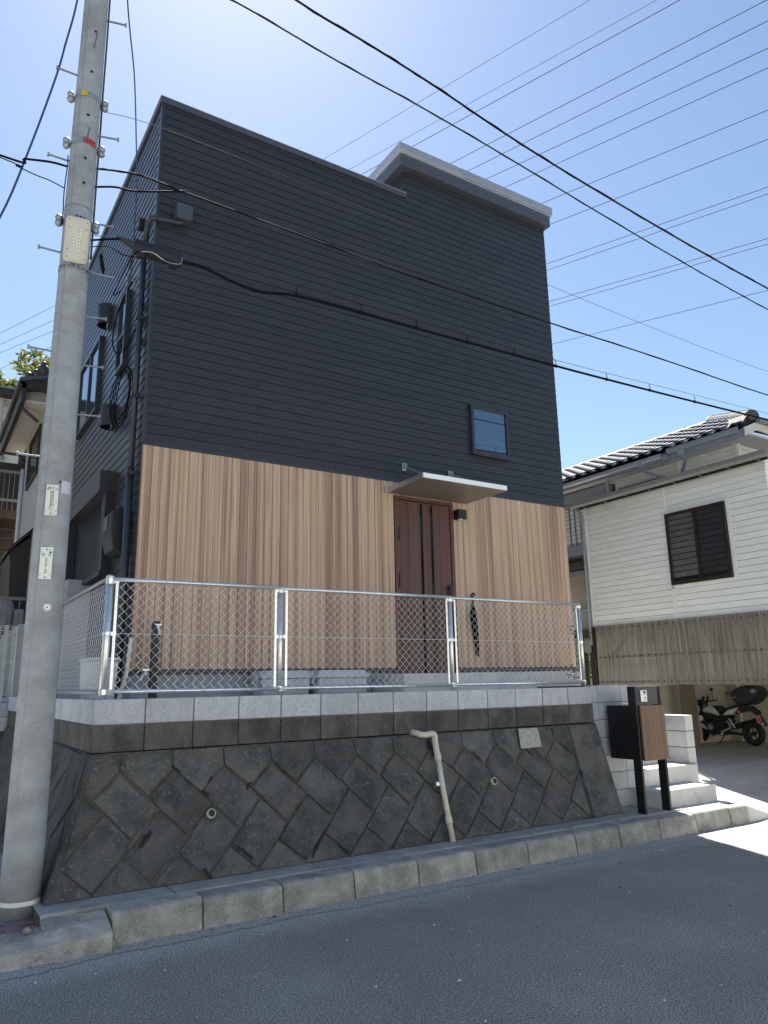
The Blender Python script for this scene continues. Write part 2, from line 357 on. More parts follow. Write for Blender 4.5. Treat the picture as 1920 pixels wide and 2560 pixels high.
def text_mb(body, size, origin, R_, U_, N_, thick=.002, mb=None, center=True):
    c = bpy.data.curves.new('t', 'FONT'); c.body = body; c.size = size; c.resolution_u = 2
    if center: c.align_x = 'CENTER'
    o = bpy.data.objects.new('t', c); COL.objects.link(o)
    dg = bpy.context.evaluated_depsgraph_get(); dg.update()
    me = bpy.data.meshes.new_from_object(o.evaluated_get(dg))
    mb = mb or MB(); b = len(mb.v); O = Vector(origin); R_, U_, N_ = Vector(R_), Vector(U_), Vector(N_)
    for v in me.vertices: mb.v.append(tuple(O+R_*v.co.x+U_*v.co.y+N_*thick))
    for p in me.polygons: mb.f.append(tuple(b+i for i in p.vertices))
    bpy.data.objects.remove(o); bpy.data.curves.remove(c); bpy.data.meshes.remove(me)
    return mb

def smooth_path(P, n=6):
    P = [Vector(p) for p in P]; out = []
    for i in range(len(P)-1):
        p0 = P[max(i-1, 0)]; p1 = P[i]; p2 = P[i+1]; p3 = P[min(i+2, len(P)-1)]
        for k in range(n):
            t = k/n; out.append(.5*((2*p1)+(p2-p0)*t+(2*p0-5*p1+4*p2-p3)*t*t+(3*p1-p0-3*p2+p3)*t**3))
    out.append(P[-1]); return out

# ================================================================== GROUND
GZ = -1.575
tag(MB().quad((-300, -300, GZ-.03), (300, -300, GZ-.03), (300, 400, GZ-.03), (-300, 400, GZ-.03)).build('ground', M['ground']), kind='structure')
mb = MB()
for i in range(60):                                    # asphalt sheet
    x0, x1 = -60+i*2.2, -60+(i+1)*2.2
    mb.quad((x0, -9, GZ-.006), (x1, -9, GZ-.006), (x1, -.70, GZ-.006), (x0, -.70, GZ-.006))
tag(mb.build('road', M['road']), kind='structure')
mb = MB(); N = 640; xs = [-14+i*36/N for i in range(N+1)]
rag = [-.93+.03*sin(x*1.7)+.02*sin(x*5.1+1)+random.uniform(-.03, .03) for x in xs]
for i in range(N):
    mb.quad((xs[i], rag[i], GZ-.002), (xs[i+1], rag[i+1], GZ-.002), (xs[i+1], -.72, GZ), (xs[i], -.72, GZ))
tag(mb.build('gutter', M['gutter']), kind='structure')
# far side of the street (outside the frame): pavement
tag(MB().box(-60, 72, -12, -9, GZ-.02, GZ+.12).build('far_pavement', M['pave']), kind='structure')

# the other side of the street, behind the camera: unseen houses added to bounce sunlight, also mirrored in windows
for i, (x0, x1, y1, h, mt) in enumerate([(-15, -6.5, -11.6, 6.2, 'cream'), (-5.2, 3.4, -11.2, 5.6, 'whitesiding'), (4.6, 12.6, -11.8, 6.4, 'whitesiding'), (13.8, 23, -11.4, 5.8, 'cream')]):
    oh = empty('unseen_opposite_house', ((x0+x1)/2, y1-4, GZ)); tag(oh, 'unseen pale house across the street, added to bounce sunlight and mirrored in the windows, %s in its row' % ['westernmost', 'second from the west', 'third from the west', 'easternmost'][i], 'house', 'unseen houses across the street')
    MB().box(x0, x1, y1-7, y1, GZ, GZ+h).build('wall', M[mt], oh)
    MB().prism([(x0-.5, y1+.5, GZ+h), (x0-.5, y1-3.5, GZ+h+1.9), (x0-.5, y1-7.5, GZ+h)], (x1-x0+1, 0, 0)).build('roof', M['tile'], oh)
    for k in range(3):
        for lv in (0, 1):
            cx = x0+(x1-x0)*(k+.5)/3; z = GZ+.9+2.8*lv
            wq_ = MB().box(cx-.85, cx+.85, y1+.001, y1+.06, z, z+1.2).build('window', M['galvdull'], oh); MB().box(cx-.8, cx+.8, y1+.061, y1+.066, z+.05, z+1.15).build('pane', M['glass'], wq_)

# pavement strip between kerb and retaining wall
pav = tag(MB().box(-.36, 6.4, -.52, .6, -1.56, -1.384).build('pavement', M['mortar']), kind='structure')
cuts = [-.36, .55, 1.75, 2.35, 3.2, 4.05, 4.7, 5.3, 5.75, 6.4]
for a, b in zip(cuts[:-1], cuts[1:]):
    y1 = -.16 if b < 5.7 else .05
    MB().box(a+.004, b-.004, -.525, y1, -1.5, -1.374+random.uniform(-.003, .003)).build('paving_slab', M['pave'], pav, bevel=.006)
# kerb stones
kerb = empty('kerb', (3, -.65, -1.575)); tag(kerb, kind='structure')
kx = [.055, .68, 1.30, 1.92, 2.54, 3.16, 3.78, 4.41, 5.03, 5.65, 6.27, 6.89, 7.23]
for a, b in zip(kx[:-1], kx[1:]):
    dz = random.uniform(-.006, .006); dy = random.uniform(-.006, .006)
    prof = [(-.765+dy, -1.60), (-.742+dy, -1.45+dz), (-.737+dy, -1.405+dz), (-.722+dy, -1.387+dz), (-.695+dy, -1.379+dz), (-.535, -1.378+dz), (-.535, -1.60)]
    if b > 6.5: pass
    MB().prism([(a+.005, y, z) for y, z in prof], (b-a-.010, 0, 0)).build('kerb_stone', M['kerb'], kerb, bevel=.006)
# broken old kerb end on the left with a lump of mortar on top
prof = lambda x, h: [(x, -.86, -1.62), (x, -.80-(h*.05), -1.50+h*.05), (x, -.70, -1.452+h*.06), (x, -.54, -1.44+h*.06), (x, -.54, -1.62)]
mb = MB(); sec = []
for i in range(13):
    t = i/12; x = -1.0+t*1.045; h = 0 if x < -.45 else min(1, (x+.45)/.25)*.55
    sec.append([(px, py+random.uniform(-.012, .012), pz+(random.uniform(-.01, .01) if pz > -1.6 else 0)) for px, py, pz in prof(x, h)])
for i in range(12):
    for j in range(4): mb.quad(sec[i][j], sec[i+1][j], sec[i+1][j+1], sec[i][j+1])
mb.quad(*sec[0]); mb.quad(*reversed(sec[-1]))
tag(mb.build('kerb_stone', M['kerb'], kerb), label='broken kerb end with crumbling top')
mb = MB(); nu, nv = 14, 5
for i in range(nu+1):
    for j in range(nv+1):
        u, v = i/nu, j/nv; x = -.36+.40*u; wv = .10+.05*sin(u*7); y = -.56-(.07+wv)*v*(.55+.45*u)-.10*(1-u)*v
        z = -1.392-.075*v**2-.05*(1-u)*v+random.uniform(-.005, .005)-(.05 if j == nv else 0)
        mb.v.append((x, y, z))
for i in range(nu):
    for j in range(nv): a = i*(nv+1)+j; mb.f.append((a, a+1, a+nv+2, a+nv+1))
mb.build('mortar_lump', M['kerb'], kerb, smooth=True)
for i in range(9):
    x = random.uniform(-.75, -.05); y = -.82-random.uniform(0, .05) if i % 2 else -.58-random.uniform(0, .1); z = GZ+.008 if i % 2 else -1.43; r = random.uniform(.014, .032)
    q = MB().ball((x, y, z), r, 6, 4, (1.2, .9, .7)); q.v = [(a+random.uniform(-.3, .3)*r, b+random.uniform(-.3, .3)*r, c+random.uniform(-.2, .2)*r) for a, b, c in q.v]; q.build('kerb_fragment', M['kerb'], kerb)
mb = MB()
for i in range(40):
    x = random.uniform(-.9, 6); mb.ball((x, -.79+random.uniform(-.03, .02), GZ+.006), random.uniform(.004, .013), 6, 4, (1, 1, .6))
tag(mb.build('gravel', M['pave']), kind='stuff')

mb = MB()
for i in range(46):
    k_ = i < 30; x = random.uniform(-.8, 7.5); y = random.uniform(-.84, -.77) if k_ else random.uniform(-2.6, -.9)
    a = random.uniform(0, 6.28); l = random.uniform(.008, .022); w2 = l*random.uniform(.3, .6); z = GZ+.003
    c_, s2 = cos(a), sin(a)
    mb.quad((x-l*c_, y-l*s2, z), (x+w2*s2, y-w2*c_, z+.006), (x+l*c_, y+l*s2, z+.003), (x-w2*s2, y+w2*c_, z+.002))
tag(mb.build('dry_leaves', M['darkwood']), kind='stuff')
mb = MB()
for i in range(70):
    x = random.uniform(-1.5, 8); y = random.uniform(-4, -.8); r = random.uniform(.004, .010); n_ = 5
    mb.v += [(x+r*cos(2*pi*k/n_)*random.uniform(.6, 1.3), y+r*sin(2*pi*k/n_)*random.uniform(.6, 1.3), GZ+.001) for k in range(n_)]; b_ = len(mb.v)-n_
    mb.v.append((x, y, GZ+r*.9)); mb.f += [(b_+k, b_+(k+1) % n_, b_+n_) for k in range(n_)]
tag(mb.build('grit', M['whitesiding']), kind='stuff')

# left sidewalk with red pavers
sw = tag(MB().box(-3.5, -.30, -.53, 6.0, -1.6, -1.462).build('sidewalk', M['pave']), kind='structure')
tag(MB().box(-3.5, -1.0, -.86, -.53, -1.62, -1.47).build('sidewalk_edge', M['kerb']), kind='structure')
pmesh = MB().box(-.097, .097, -.047, .047, -.03, .03).mesh('paver', M['paver'], bevel=.004)
for r in range(3):
    for k in range(4):
        inst('paver', pmesh, sw, (-.46-.2*k-(.1 if r % 2 else 0), -.49+.1*r*.9-.02, -1.475+random.uniform(-.003, .006)), (0, 0, random.uniform(-.03, .03)))
for k in range(5):
    for r in range(16):
        inst('paver', pmesh, sw, (-.62-.2*k-(.1 if r % 2 else 0), .12+.1*r, -1.478), (0, 0, random.uniform(-.02, .02)))

# ================================================================== RETAINING WALL
wall = empty('retaining_wall', (2.8, 0, -1.38))
tag(wall, 'sloping dark stone retaining wall topped by grey blocks below the new house', 'wall')
BAT = .3125
yw = lambda z: BAT*(z+.41)                                      # front face of the batter
NF = Vector((0, -1, BAT)).normalized()
# core (mortar) behind the stones
mb = MB(); s_ = .022
def fp(x, z, off=0): return Vector((x, yw(z), z))+NF*off
def lp(y, z, off=0):
    nl = Vector((-1, 0, BAT)).normalized(); return Vector((yw(z), y, z))+nl*off
s_ = .013; zt, zb_ = -.415, -1.60
mb.v = [tuple(fp(yw(zb_), zb_, -s_)), tuple(fp(5.62, zb_, -s_)), tuple(fp(5.62, zt, -s_)), tuple(fp(0, zt, -s_)), (yw(zb_), 6, zb_), (5.62, 1.2, zb_), (5.62, 1.2, zt), (0, 6, zt)]
mb.v[0] = (yw(zb_)+s_, yw(zb_)+s_, zb_); mb.v[3] = (s_, s_, zt); mb.v[4] = (yw(zb_)+s_, 6, zb_); mb.v[7] = (s_, 6, zt)
mb.f = [(0, 1, 2, 3), (4, 0, 3, 7), (3, 2, 6, 7), (1, 5, 6, 2), (5, 4, 7, 6)]
mb.build('mortar_core', M['mortar'], wall)
def clip(poly, f):
    out = []
    for i in range(len(poly)):
        a, b = poly[i], poly[(i+1) % len(poly)]; fa, fb = f(a), f(b)
        if fa >= 0: out.append(a)
        if (fa >= 0) != (fb >= 0):
            t = fa/(fa-fb); out.append((a[0]+(b[0]-a[0])*t, a[1]+(b[1]-a[1])*t))
    return out
def shrink(poly, d):
    c = (sum(p[0] for p in poly)/len(poly), sum(p[1] for p in poly)/len(poly)); out = []
    k = len(poly); area = sum(poly[i][0]*poly[(i+1) % k][1]-poly[(i+1) % k][0]*poly[i][1] for i in range(k))
    if area < 0: poly = poly[::-1]
    for i in range(k):
        p0, p1, p2 = poly[i-1], poly[i], poly[(i+1) % k]
        e1 = Vector((p1[0]-p0[0], p1[1]-p0[1])); e2 = Vector((p2[0]-p1[0], p2[1]-p1[1]))
        if e1.length < 1e-5 or e2.length < 1e-5: continue
        e1.normalize(); e2.normalize(); n1 = Vector((-e1.y, e1.x)); n2 = Vector((-e2.y, e2.x)); b = (n1+n2)
        if b.length < .2: b = n1
        b.normalize(); s = d/max(.35, b.dot(n1)); out.append((p1[0]+b.x*s, p1[1]+b.y*s))
    return out
def stones(place, nrm, lo, hi, mat, zbot=-1.372):
    """the masonry pattern: pentagons over long diamonds over a row of halves"""
    p = .425
    for k in range(-3, 15):
        o = p*k
        shapes = [[(.215, -.418), (.640, -.418), (.640, -.558), (.428, -.748), (.215, -.558)],
                  [(.64, -.558), (.428, -.748), (.515, -.838), (.72, -1.043), (.94, -.838)],
                  [(.515, -.838), (.21, -1.16), (.43, -1.351), (.635, -1.16), (.72, -1.043)],
                  [(.21, -1.16), (.005, -1.351), (.005, -1.40), (.43, -1.40), (.43, -1.351)]]
        for q in shapes:
            q = [(x+o+random.uniform(-.006, .006), z+random.uniform(-.006, .006)) for x, z in q]
            q = clip(q, lo); 
            if len(q) > 2: q = clip(q, hi)
            if len(q) > 2: q = clip(q, lambda a: a[1]-zbot)
            if len(q) < 3: continue
            k2 = len(q); ar = abs(sum(q[i][0]*q[(i+1) % k2][1]-q[(i+1) % k2][0]*q[i][1] for i in range(k2)))/2
            if ar < .004: continue
            q = shrink(q, random.choice((.004, .005, .006, .006, .007, .008, .011)))
            if len(q) < 3: continue
            MB().stone([place(x, z, -s_) for x, z in q], nrm, s_+random.uniform(-.002, .009), .008).build('stone', mat, wall)
stones(fp, NF, lambda a: a[0]-(yw(a[1])+.03), lambda a: 5.135-a[0], M['stone'])
NL = Vector((-1, 0, BAT)).normalized()
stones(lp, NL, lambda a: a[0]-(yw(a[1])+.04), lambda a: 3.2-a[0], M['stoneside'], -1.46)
# right-hand end slab and left corner edge
MB().stone([fp(5.155, -.418, -s_), fp(5.61, -.418, -s_), fp(5.61, -1.372, -s_), fp(5.14, -1.372, -s_)], NF, s_+.022, .02).build('end_stone', M['stone'], wall)
mb = MB()
c0 = []; 
for z in (-.418, -.65, -.9, -1.15, -1.40):
    e = yw(z); j = random.uniform(-.006, .006)
    c0.append([(e+.045, e+.004+.0, z), (e+.004+j, e-.012, z), (e-.012, e+.004-j, z), (e+.0, e+.05, z)])
for i in range(4):
    for j in range(3): mb.quad(c0[i][j], c0[i+1][j], c0[i+1][j+1], c0[i][j+1])
mb.build('corner_quoin', M['stone'], wall)
# block rows
bl = MB().box(-.1955, .1955, 0, .12, -.0955, .0955).mesh('concrete_block', M['block'], bevel=.004)
bd = MB().box(-.1965, .1965, 0, .15, -.099, .099).mesh('dark_block', M['blockdark'], bevel=.004)
MB().box(.006, 5.60, .008, .11, -.21, -.004).build('mortar_bed', M['mortarl'], wall)
MB().box(.008, .11, .11, 5.9, -.21, -.004).build('mortar_bed', M['mortarl'], wall)
for i in range(14):
    inst('concrete_block', bl, wall, (.2+.4*i+(.002 if i else .0), random.uniform(-.002, .002), -.0985))
    inst('dark_block', bd, wall, (.2+.4*i, random.uniform(-.004, .003), -.306))
for i in range(13):
    y = .12+.22+.44*i
    inst('concrete_block', bl, wall, (random.uniform(-.002, .002), y, -.0985), (0, 0, -pi/2), (1.1, 1, 1))
    if i < 13: inst('dark_block', bd, wall, (0, y, -.306), (0, 0, -pi/2), (1.12, 1, 1))
# weep holes
for (x, z) in [(.921, -.917), (3.892, -.912)]:
    c = fp(x, z); a = MB()
    n = 16; ro, ri = .036, .029; b = NF; e = Vector((1, 0, 0)); g = b.cross(e)
    for L_, (p, r) in enumerate([(.026, ro), (.03, ri), (-.07, ri)]):
        for k in range(n):
            t = 2*pi*k/n; a.v.append(tuple(c+b*p+(e*cos(t)+g*sin(t))*r))
    for L_ in range(2):
        for k in range(n): a.f.append((L_*n+k, L_*n+(k+1) % n, (L_+1)*n+(k+1) % n, (L_+1)*n+k))
    for k in range(n): a.v.append(tuple(c+b*-.01+(e*cos(2*pi*k/n)+g*sin(2*pi*k/n))*ro))
    for k in range(n): a.f.append((k, (k+1) % n, 3*n+(k+1) % n, 3*n+k))
    wp = a.build('weep_hole', M['pvc'], wall)
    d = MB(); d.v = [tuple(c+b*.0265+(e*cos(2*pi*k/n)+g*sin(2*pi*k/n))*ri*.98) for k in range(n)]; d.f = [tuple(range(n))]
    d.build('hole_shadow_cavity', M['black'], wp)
# flat black patches painting the shade inside joints that lost their mortar
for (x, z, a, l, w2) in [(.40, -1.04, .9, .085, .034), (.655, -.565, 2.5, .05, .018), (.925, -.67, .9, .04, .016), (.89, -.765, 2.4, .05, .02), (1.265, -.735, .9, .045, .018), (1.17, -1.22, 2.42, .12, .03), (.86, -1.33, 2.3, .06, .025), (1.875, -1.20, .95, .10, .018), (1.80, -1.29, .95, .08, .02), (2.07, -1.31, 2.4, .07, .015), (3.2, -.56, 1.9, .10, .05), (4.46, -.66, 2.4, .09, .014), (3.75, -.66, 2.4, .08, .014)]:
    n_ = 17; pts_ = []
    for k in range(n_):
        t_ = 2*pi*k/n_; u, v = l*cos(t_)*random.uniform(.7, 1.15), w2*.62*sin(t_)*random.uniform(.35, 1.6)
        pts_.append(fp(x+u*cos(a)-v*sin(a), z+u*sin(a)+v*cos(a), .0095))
    MB().prism(pts_, NF*.0006).build('joint_void_shade', M['voidshade'], wall)
# metal plate
MB().prism([fp(4.379, -.431, .02), fp(4.665, -.433, .02), fp(4.652, -.63, .02), fp(4.351, -.633, .02)], NF*.012).build('metal_plate', M['plate'], wall, bevel=.003)
# small weeds at the joint
mb = MB()
for (x0, n) in [(5.08, 20)]:
    for i in range(n):
        x = x0+random.uniform(-.05, .05); z = -1.372; h = random.uniform(.02, .06); a = random.uniform(0, 6.28); y = -.31
        mb.quad((x, y, z), (x+.006, y, z), (x+.03*cos(a), y-.03*abs(sin(a)), z+h))
tag(mb.build('weeds', M['leaf']), kind='stuff')

# drain pipe on the wall
dp = empty('drain_pipe', (3.19, -.37, -1.37)); tag(dp, 'cream plastic drain pipe bent out of the dark stone wall', 'pipe')
path = smooth_path([(3.02, .03, -.395), (3.03, -.045, -.40), (3.06, -.09, -.415), (3.12, -.10, -.418), (3.185, -.10, -.412), (3.215, -.10, -.43), (3.216, -.104, -.48), (3.205, -.16, -.66)], 5)
MB().tube(path, .030, 12).build('pipe_bend', M['pvc'], dp, smooth=True)
MB().tube([(3.206, -.155, -.62), (3.192, -.245, -.92), (3.190, -.375, -1.37)], .0265, 12).build('pipe', M['pvc'], dp, smooth=True)
MB().tube([(3.2065, -.152, -.60), (3.203, -.165, -.66)], .034, 12).build('pipe_socket', M['pvc'], dp)
MB().tube([(3.190, -.31, -1.15), (3.190, -.33, -1.21)], .033, 12).build('pipe_socket', M['pvc'], dp)
MB().tube([(3.194, -.222, -.865), (3.193, -.232, -.885)], .030, 12).tube([(3.193, -.227, -.875), (3.14, -.21, -.87)], .006, 6).tube([(3.14, -.205, -.873), (3.14, -.235, -.865)], .02, 8).build('pipe_clamp', M['galv'], dp)

# yard fill and its concrete
tag(MB().box(.11, 5.60, .11, 9.0, -.41, -.03).build('yard', M['newconc']), kind='structure')
tag(MB().box(5.60, 7.3, .9, 9.0, -1.4, -.032).build('yard', M['newconc']), kind='structure')

# ================================================================== CHAIN-LINK FENCES
def chainlink(p0, p1, zb, zt):
    """zigzag wires of 4 mm between two posts"""
    p0 = Vector(p0); p1 = Vector(p1); d = (p1-p0); Ln = d.length; d.normalize(); nrm = Vector((d.y, -d.x, 0))
    w_ = .0395; n = int(Ln/w_); rows = int((zt-zb)/w_); mb = MB(); r = .0021
    for i in range(n):
        pts = []
        for j in range(rows+1):
            k = (i+j) % 2; u = (i+k)*w_; off = .0022 if k == 0 else -.0022
            pts.append(p0+d*u+nrm*off+Vector((0, 0, zb+j*w_)))
        mb.tube(pts, r, 3, cap=False)
    return mb
def tubeZ(x, y, z0, z1, r, n=14): return MB().tube([(x, y, z0), (x, y, z1)], r, n)
fence = empty('chain_link_fence', (2.8, .06, 0)); tag(fence, 'galvanised chain-link fence of three bays in front of the wood cladding', 'fence', 'chain-link fences on the block wall')
fence['label'] = 'long front chain-link fence of three bays before the wood cladding'
px = [.07, 1.61, 3.59, 5.55]
for i, x in enumerate(px):
    r = .030 if i == 0 else .022
    po = tubeZ(x, .06, -.15, .985, r).build('post', M['galv'], fence, smooth=True)
    if i in (0, 3): MB().ball((x, .06, .985), r*1.12, 12, 6, (1, 1, .55)).build('post_cap', M['galv'], po, smooth=True)
    for (z, h) in [(.95, .05), (.52, .022), (.055, .04)]:
        c = MB().tube([(x, .06, z-h/2), (x, .06, z+h/2)], r+.005, 14)
        for sx in ((1,) if i == 0 else (-1,) if i == 3 else (-1, 1)):
            c.box(x+sx*(r+.002)-.001 if sx > 0 else x-r-.042, x+r+.042 if sx > 0 else x-r-.002, .045, .053, z-.016, z+.016)
            c.tube([(x+sx*(r+.028), .04, z), (x+sx*(r+.028), .066, z)], .008, 6)
        c.build('clamp', M['galv'], po)
for i in range(3):
    a, b = px[i], px[i+1]
    MB().tube([(a+.02, .045, .965), (b-.0, .045, .972)], .0165, 12).build('top_rail', M['galv'], fence, smooth=True)
    MB().tube([(a+.02, .045, .058), (b-.0, .045, .052)], .0165, 12).build('bottom_rail', M['galv'], fence, smooth=True)
    MB().tube([(a+.03, .05, .52), (b-.03, .05, .52)], .0018, 4).build('tension_wire', M['wire'], fence)
    for xx in (a+.058, b-.052): MB().box(xx-.011, xx+.011, .05, .054, .075, .945).build('stretcher_bar', M['galv'], fence)
    tag(chainlink((a+.05, .055, 0), (b-.045, .055, 0), .072, .95).build('wire_mesh', M['wire'], fence), kind='stuff')
f2 = empty('chain_link_fence', (.06, 1.6, 0)); tag(f2, 'side chain-link fence seen end-on running back from the corner post beside the utility pole', 'fence', 'chain-link fences on the block wall')
for y in (2.25, 4.2):
    tubeZ(.06, y, -.1, .985, .022).build('post', M['galv'], f2, smooth=True)
for a, b in ((.09, 2.25), (2.25, 4.2)):
    MB().tube([(.045, a, .965), (.045, b, .968)], .0165, 12).build('top_rail', M['galvdull'], f2, smooth=True)
    MB().tube([(.045, a, .055), (.045, b, .055)], .0165, 12).build('bottom_rail', M['galvdull'], f2, smooth=True)
    MB().box(.05, .054, b-.06, b-.038, .075, .945).build('stretcher_bar', M['galv'], f2)
    MB().tube([(.05, a, .52), (.05, b, .52)], .0018, 4).build('tension_wire', M['wire'], f2)
    tag(chainlink((.055, a+.03, 0), (.055, b-.04, 0), .072, .95).build('wire_mesh', M['wire'], f2), kind='stuff')

# ================================================================== THE NEW HOUSE
XL, XR, YH, YB = .611, 6.896, 1.453, 8.2
house = empty('house', (3.75, YH, 0))
tag(house, 'new box-shaped house with charcoal siding above a wood-clad ground floor', 'house')
MB().box(XL+.012, XR-.012, YH+.012, YB, .24, 6.93).box(4.13, XR-.012, YH+.012, 5.2, 6.93, 7.47).build('wall', M['wallcore'], house)
MB().box(XL+.03, XR-.03, YH+.03, YB-.02, -.03, .235).build('foundation', M['found'], house)
MB().box(XL-.004, XR+.004, YH-.012, YB, .212, .262).build('base_flashing', M['trimdark'], house)
P_ = .1085
def bprof(zb, zt): return [(-.0115, zb), (-.004, zt), (.012, zt), (.012, zb)]
def front_board(x0, x1, zb, zt):
    MB().prism([(x0, YH+a, z) for a, z in bprof(zb, zt)], (x1-x0, 0, 0)).build('siding_board', M['siding'], house)
def left_board(y0, y1, zb, zt, X=XL):
    MB().prism([(X+a, y0, z) for a, z in bprof(zb, zt)], (0, y1-y0, 0)).build('siding_board', M['siding'], house)
z = 2.662; i = 0
while z < 6.94:
    zt_ = min(z+P_-.0035, 6.948)
    xa = XL-.002
    for a, b in (((XL, 2.95), (2.953, 5.9), (5.903, XR+.012)) if i % 3 == 0 else ((XL, 4.115), (4.118, XR+.012)) if i % 3 == 1 else ((XL, 1.9), (1.903, 5.1), (5.103, XR+.012))) if z+P_ < 6.95 else ((XL, 4.115), (4.118, XR+.012)):
        front_board(a, b, z, zt_ if a < 4.11 else z+P_-.0035)
    z += P_; i += 1
while z < 7.44:
    front_board(4.118, XR+.012, z, min(z+P_-.0035, 7.47)); left_board(YH, 5.2, z, min(z+P_-.0035, 7.47), 4.122); z += P_
z = .275
while z < 6.92:
    left_board(YH+.001, YB, z, min(z+P_-.0035, 6.948)); z += P_
MB().box(XL-.012, XL+.022, YH-.021, YH+.03, 2.662, 6.95).build('corner_trim', M['siding'], house)
# wood cladding planks
MB().box(XL-.006, XR+.004, YH-.02, YH+.01, 2.628, 2.66).build('cladding_top_trim', M['trimdark'], house)
edges = []; x = XL+.004
while x < XR-.02:
    wd = .0998; edges.append((x, min(x+wd, XR))); x += wd
for a, b in edges:
    segs = [(a, b, .264, 2.626)]
    if b > 3.80 and a < 4.745:
        segs = []
        if a < 3.797: segs.append((a, 3.797, .264, 2.626))
        if b > 4.748: segs.append((4.748, b, .264, 2.626))
        segs.append((max(a, 3.797), min(b, 4.748), 2.452, 2.626))
    for (p, q, z0, z1) in segs:
        if q-p > .004: MB().prism([(p+.0014, YH-.012, z0), (p+.0034, YH-.0155, z0), (q-.0034, YH-.0155, z0), (q-.0014, YH-.012, z0), (q-.0014, YH+.010, z0), (p+.0014, YH+.010, z0)], (0, 0, z1-z0)).build('cladding_plank', M['wood'], house)
MB().box(XL-.004, XL+.012, YH-.012, YH+.04, .264, 2.626).build('cladding_end_trim', M['wood'], house)
# coping, penthouse eaves, roof
MB().box(XL-.03, 4.14, YH-.03, YH+.16, 6.953, 7.02).box(XL-.03, XL+.16, YH+.16, YB, 6.953, 7.02).build('parapet_coping', M['fascia'], house, bevel=.004)
MB().box(XL-.034, 4.13, YH-.034, YH+.16, 7.022, 7.03).box(XL-.034, XL+.16, YH+.16, YB, 7.022, 7.03).build('coping_cap', M['silverroof'], house)
MB().box(XL+.1, 4.2, YH+.1, YB, 6.90, 6.95).build('flat_roof', M['silverroof'], house)
MB().box(3.985, 6.955, 1.335, 5.3, 7.40, 7.575).build('fascia', M['fascia'], house, bevel=.003)
MB().box(3.97, 6.975, 1.315, 5.3, 7.575, 7.605).build('eave_trim', M['alu'], house)
for a, b in ((3.955, 5.10), (5.10, 6.0), (6.0, 6.99)):
    MB().box(a+.001, b-.001, 1.295, 5.3, 7.607+.004*(b > 5.5), 7.735+.004*(b > 5.5)).build('roof_edge_panel', M['silverroof'], house, bevel=.003)
# front window
def window(x0, x1, z0, z1, y, fr, gl, parent, proud=.045, ft=.045):
    """frame facing -y at plane y"""
    f = MB()
    f.box(x0, x1, y-proud, y+.01, z1-ft, z1).box(x0, x1, y-proud, y+.01, z0, z0+ft*1.3)
    f.box(x0, x0+ft, y-proud, y+.01, z0+ft*1.3, z1-ft).box(x1-ft, x1, y-proud, y+.01, z0+ft*1.3, z1-ft)
    wf = f.build('window', fr, parent)
    MB().box(x0+ft, x1-ft, y-proud*.5, y-proud*.5+.006, z0+ft*1.3, z1-ft).build('pane', gl, wf)
    return wf
wf = window(5.125, 5.82, 3.205, 3.944, YH-.017, M['trimdark'], M['glass'], house)
MB().box(5.118, 5.828, YH-.075, YH-.018, 3.195, 3.204).build('sill', M['trimdark'], wf)
# door
df = MB().box(3.80, 3.852, YH-.035, YH+.04, .19, 2.449).box(4.694, 4.745, YH-.035, YH+.04, .19, 2.449).box(3.852, 4.694, YH-.035, YH+.04, 2.402, 2.449)
df.build('door_frame', M['doorwood'], house, bevel=.003)
door = MB().box(3.858, 4.688, YH-.012, YH+.03, .195, 2.397).build('door', M['doorwood'], house)
for a, b in ((3.858, 4.012), (4.016, 4.203), (4.245, 4.366), (4.411, 4.513), (4.517, 4.688)):
    MB().box(a, b, YH-.020, YH-.0125, .195, 2.396).build('door_panel', M['doorwood'], door, bevel=.002)
for a, b in ((4.206, 4.242), (4.369, 4.408)):
    MB().box(a, b, YH-.016, YH-.0125, .2, 2.37).build('glass_strip', M['doorglass'], door)
for z in (1.95, 1.35, .6): MB().box(3.846, 3.862, YH-.048, YH-.036, z-.09, z+.09).build('hinge', M['black'], door, bevel=.003)
MB().box(4.622, 4.668, YH-.075, YH-.052, .80, 1.33).box(4.632, 4.658, YH-.055, YH-.021, 1.26, 1.31).box(4.632, 4.658, YH-.055, YH-.021, .82, .87).build('handle', M['black'], door, bevel=.006)
# canopy
can = MB().box(3.68, 4.98, .60, YH-.02, 2.470, 2.478).build('canopy', M['alu'], house)
MB().box(3.676, 4.984, .582, .60, 2.462, 2.522).build('front_edge', M['whitealu'], can, bevel=.002)
MB().box(3.672, 3.684, .60, YH-.02, 2.462, 2.522).build('side_edge', M['alu'], can); MB().box(4.976, 4.988, .60, YH-.02, 2.462, 2.522).build('side_edge', M['alu'], can)
for k in range(5):
    MB().box(3.685, 4.975, .605+k*.166, .605+k*.166+.162, 2.464, 2.469).build('soffit_slat', M['canopysoffit'], can)
MB().box(3.655, 3.671, YH-.06, YH-.016, 2.46, 2.54).build('wall_bracket', M['alu'], can); MB().box(4.989, 5.005, YH-.06, YH-.016, 2.46, 2.54).build('wall_bracket', M['alu'], can)
for x in (3.968, 4.728):
    b = MB().box(x-.028, x+.028, YH-.03, YH-.015, 2.80, 2.90).box(x-.018, x-.012, YH-.075, YH-.03, 2.82, 2.885).box(x+.012, x+.018, YH-.075, YH-.03, 2.82, 2.885).build('stay_bracket', M['alu'], can)
    MB().tube([(x, YH-.06, 2.845), (x-.0, .78, 2.53)], .011, 8).build('stay_rod', M['galv'], can)
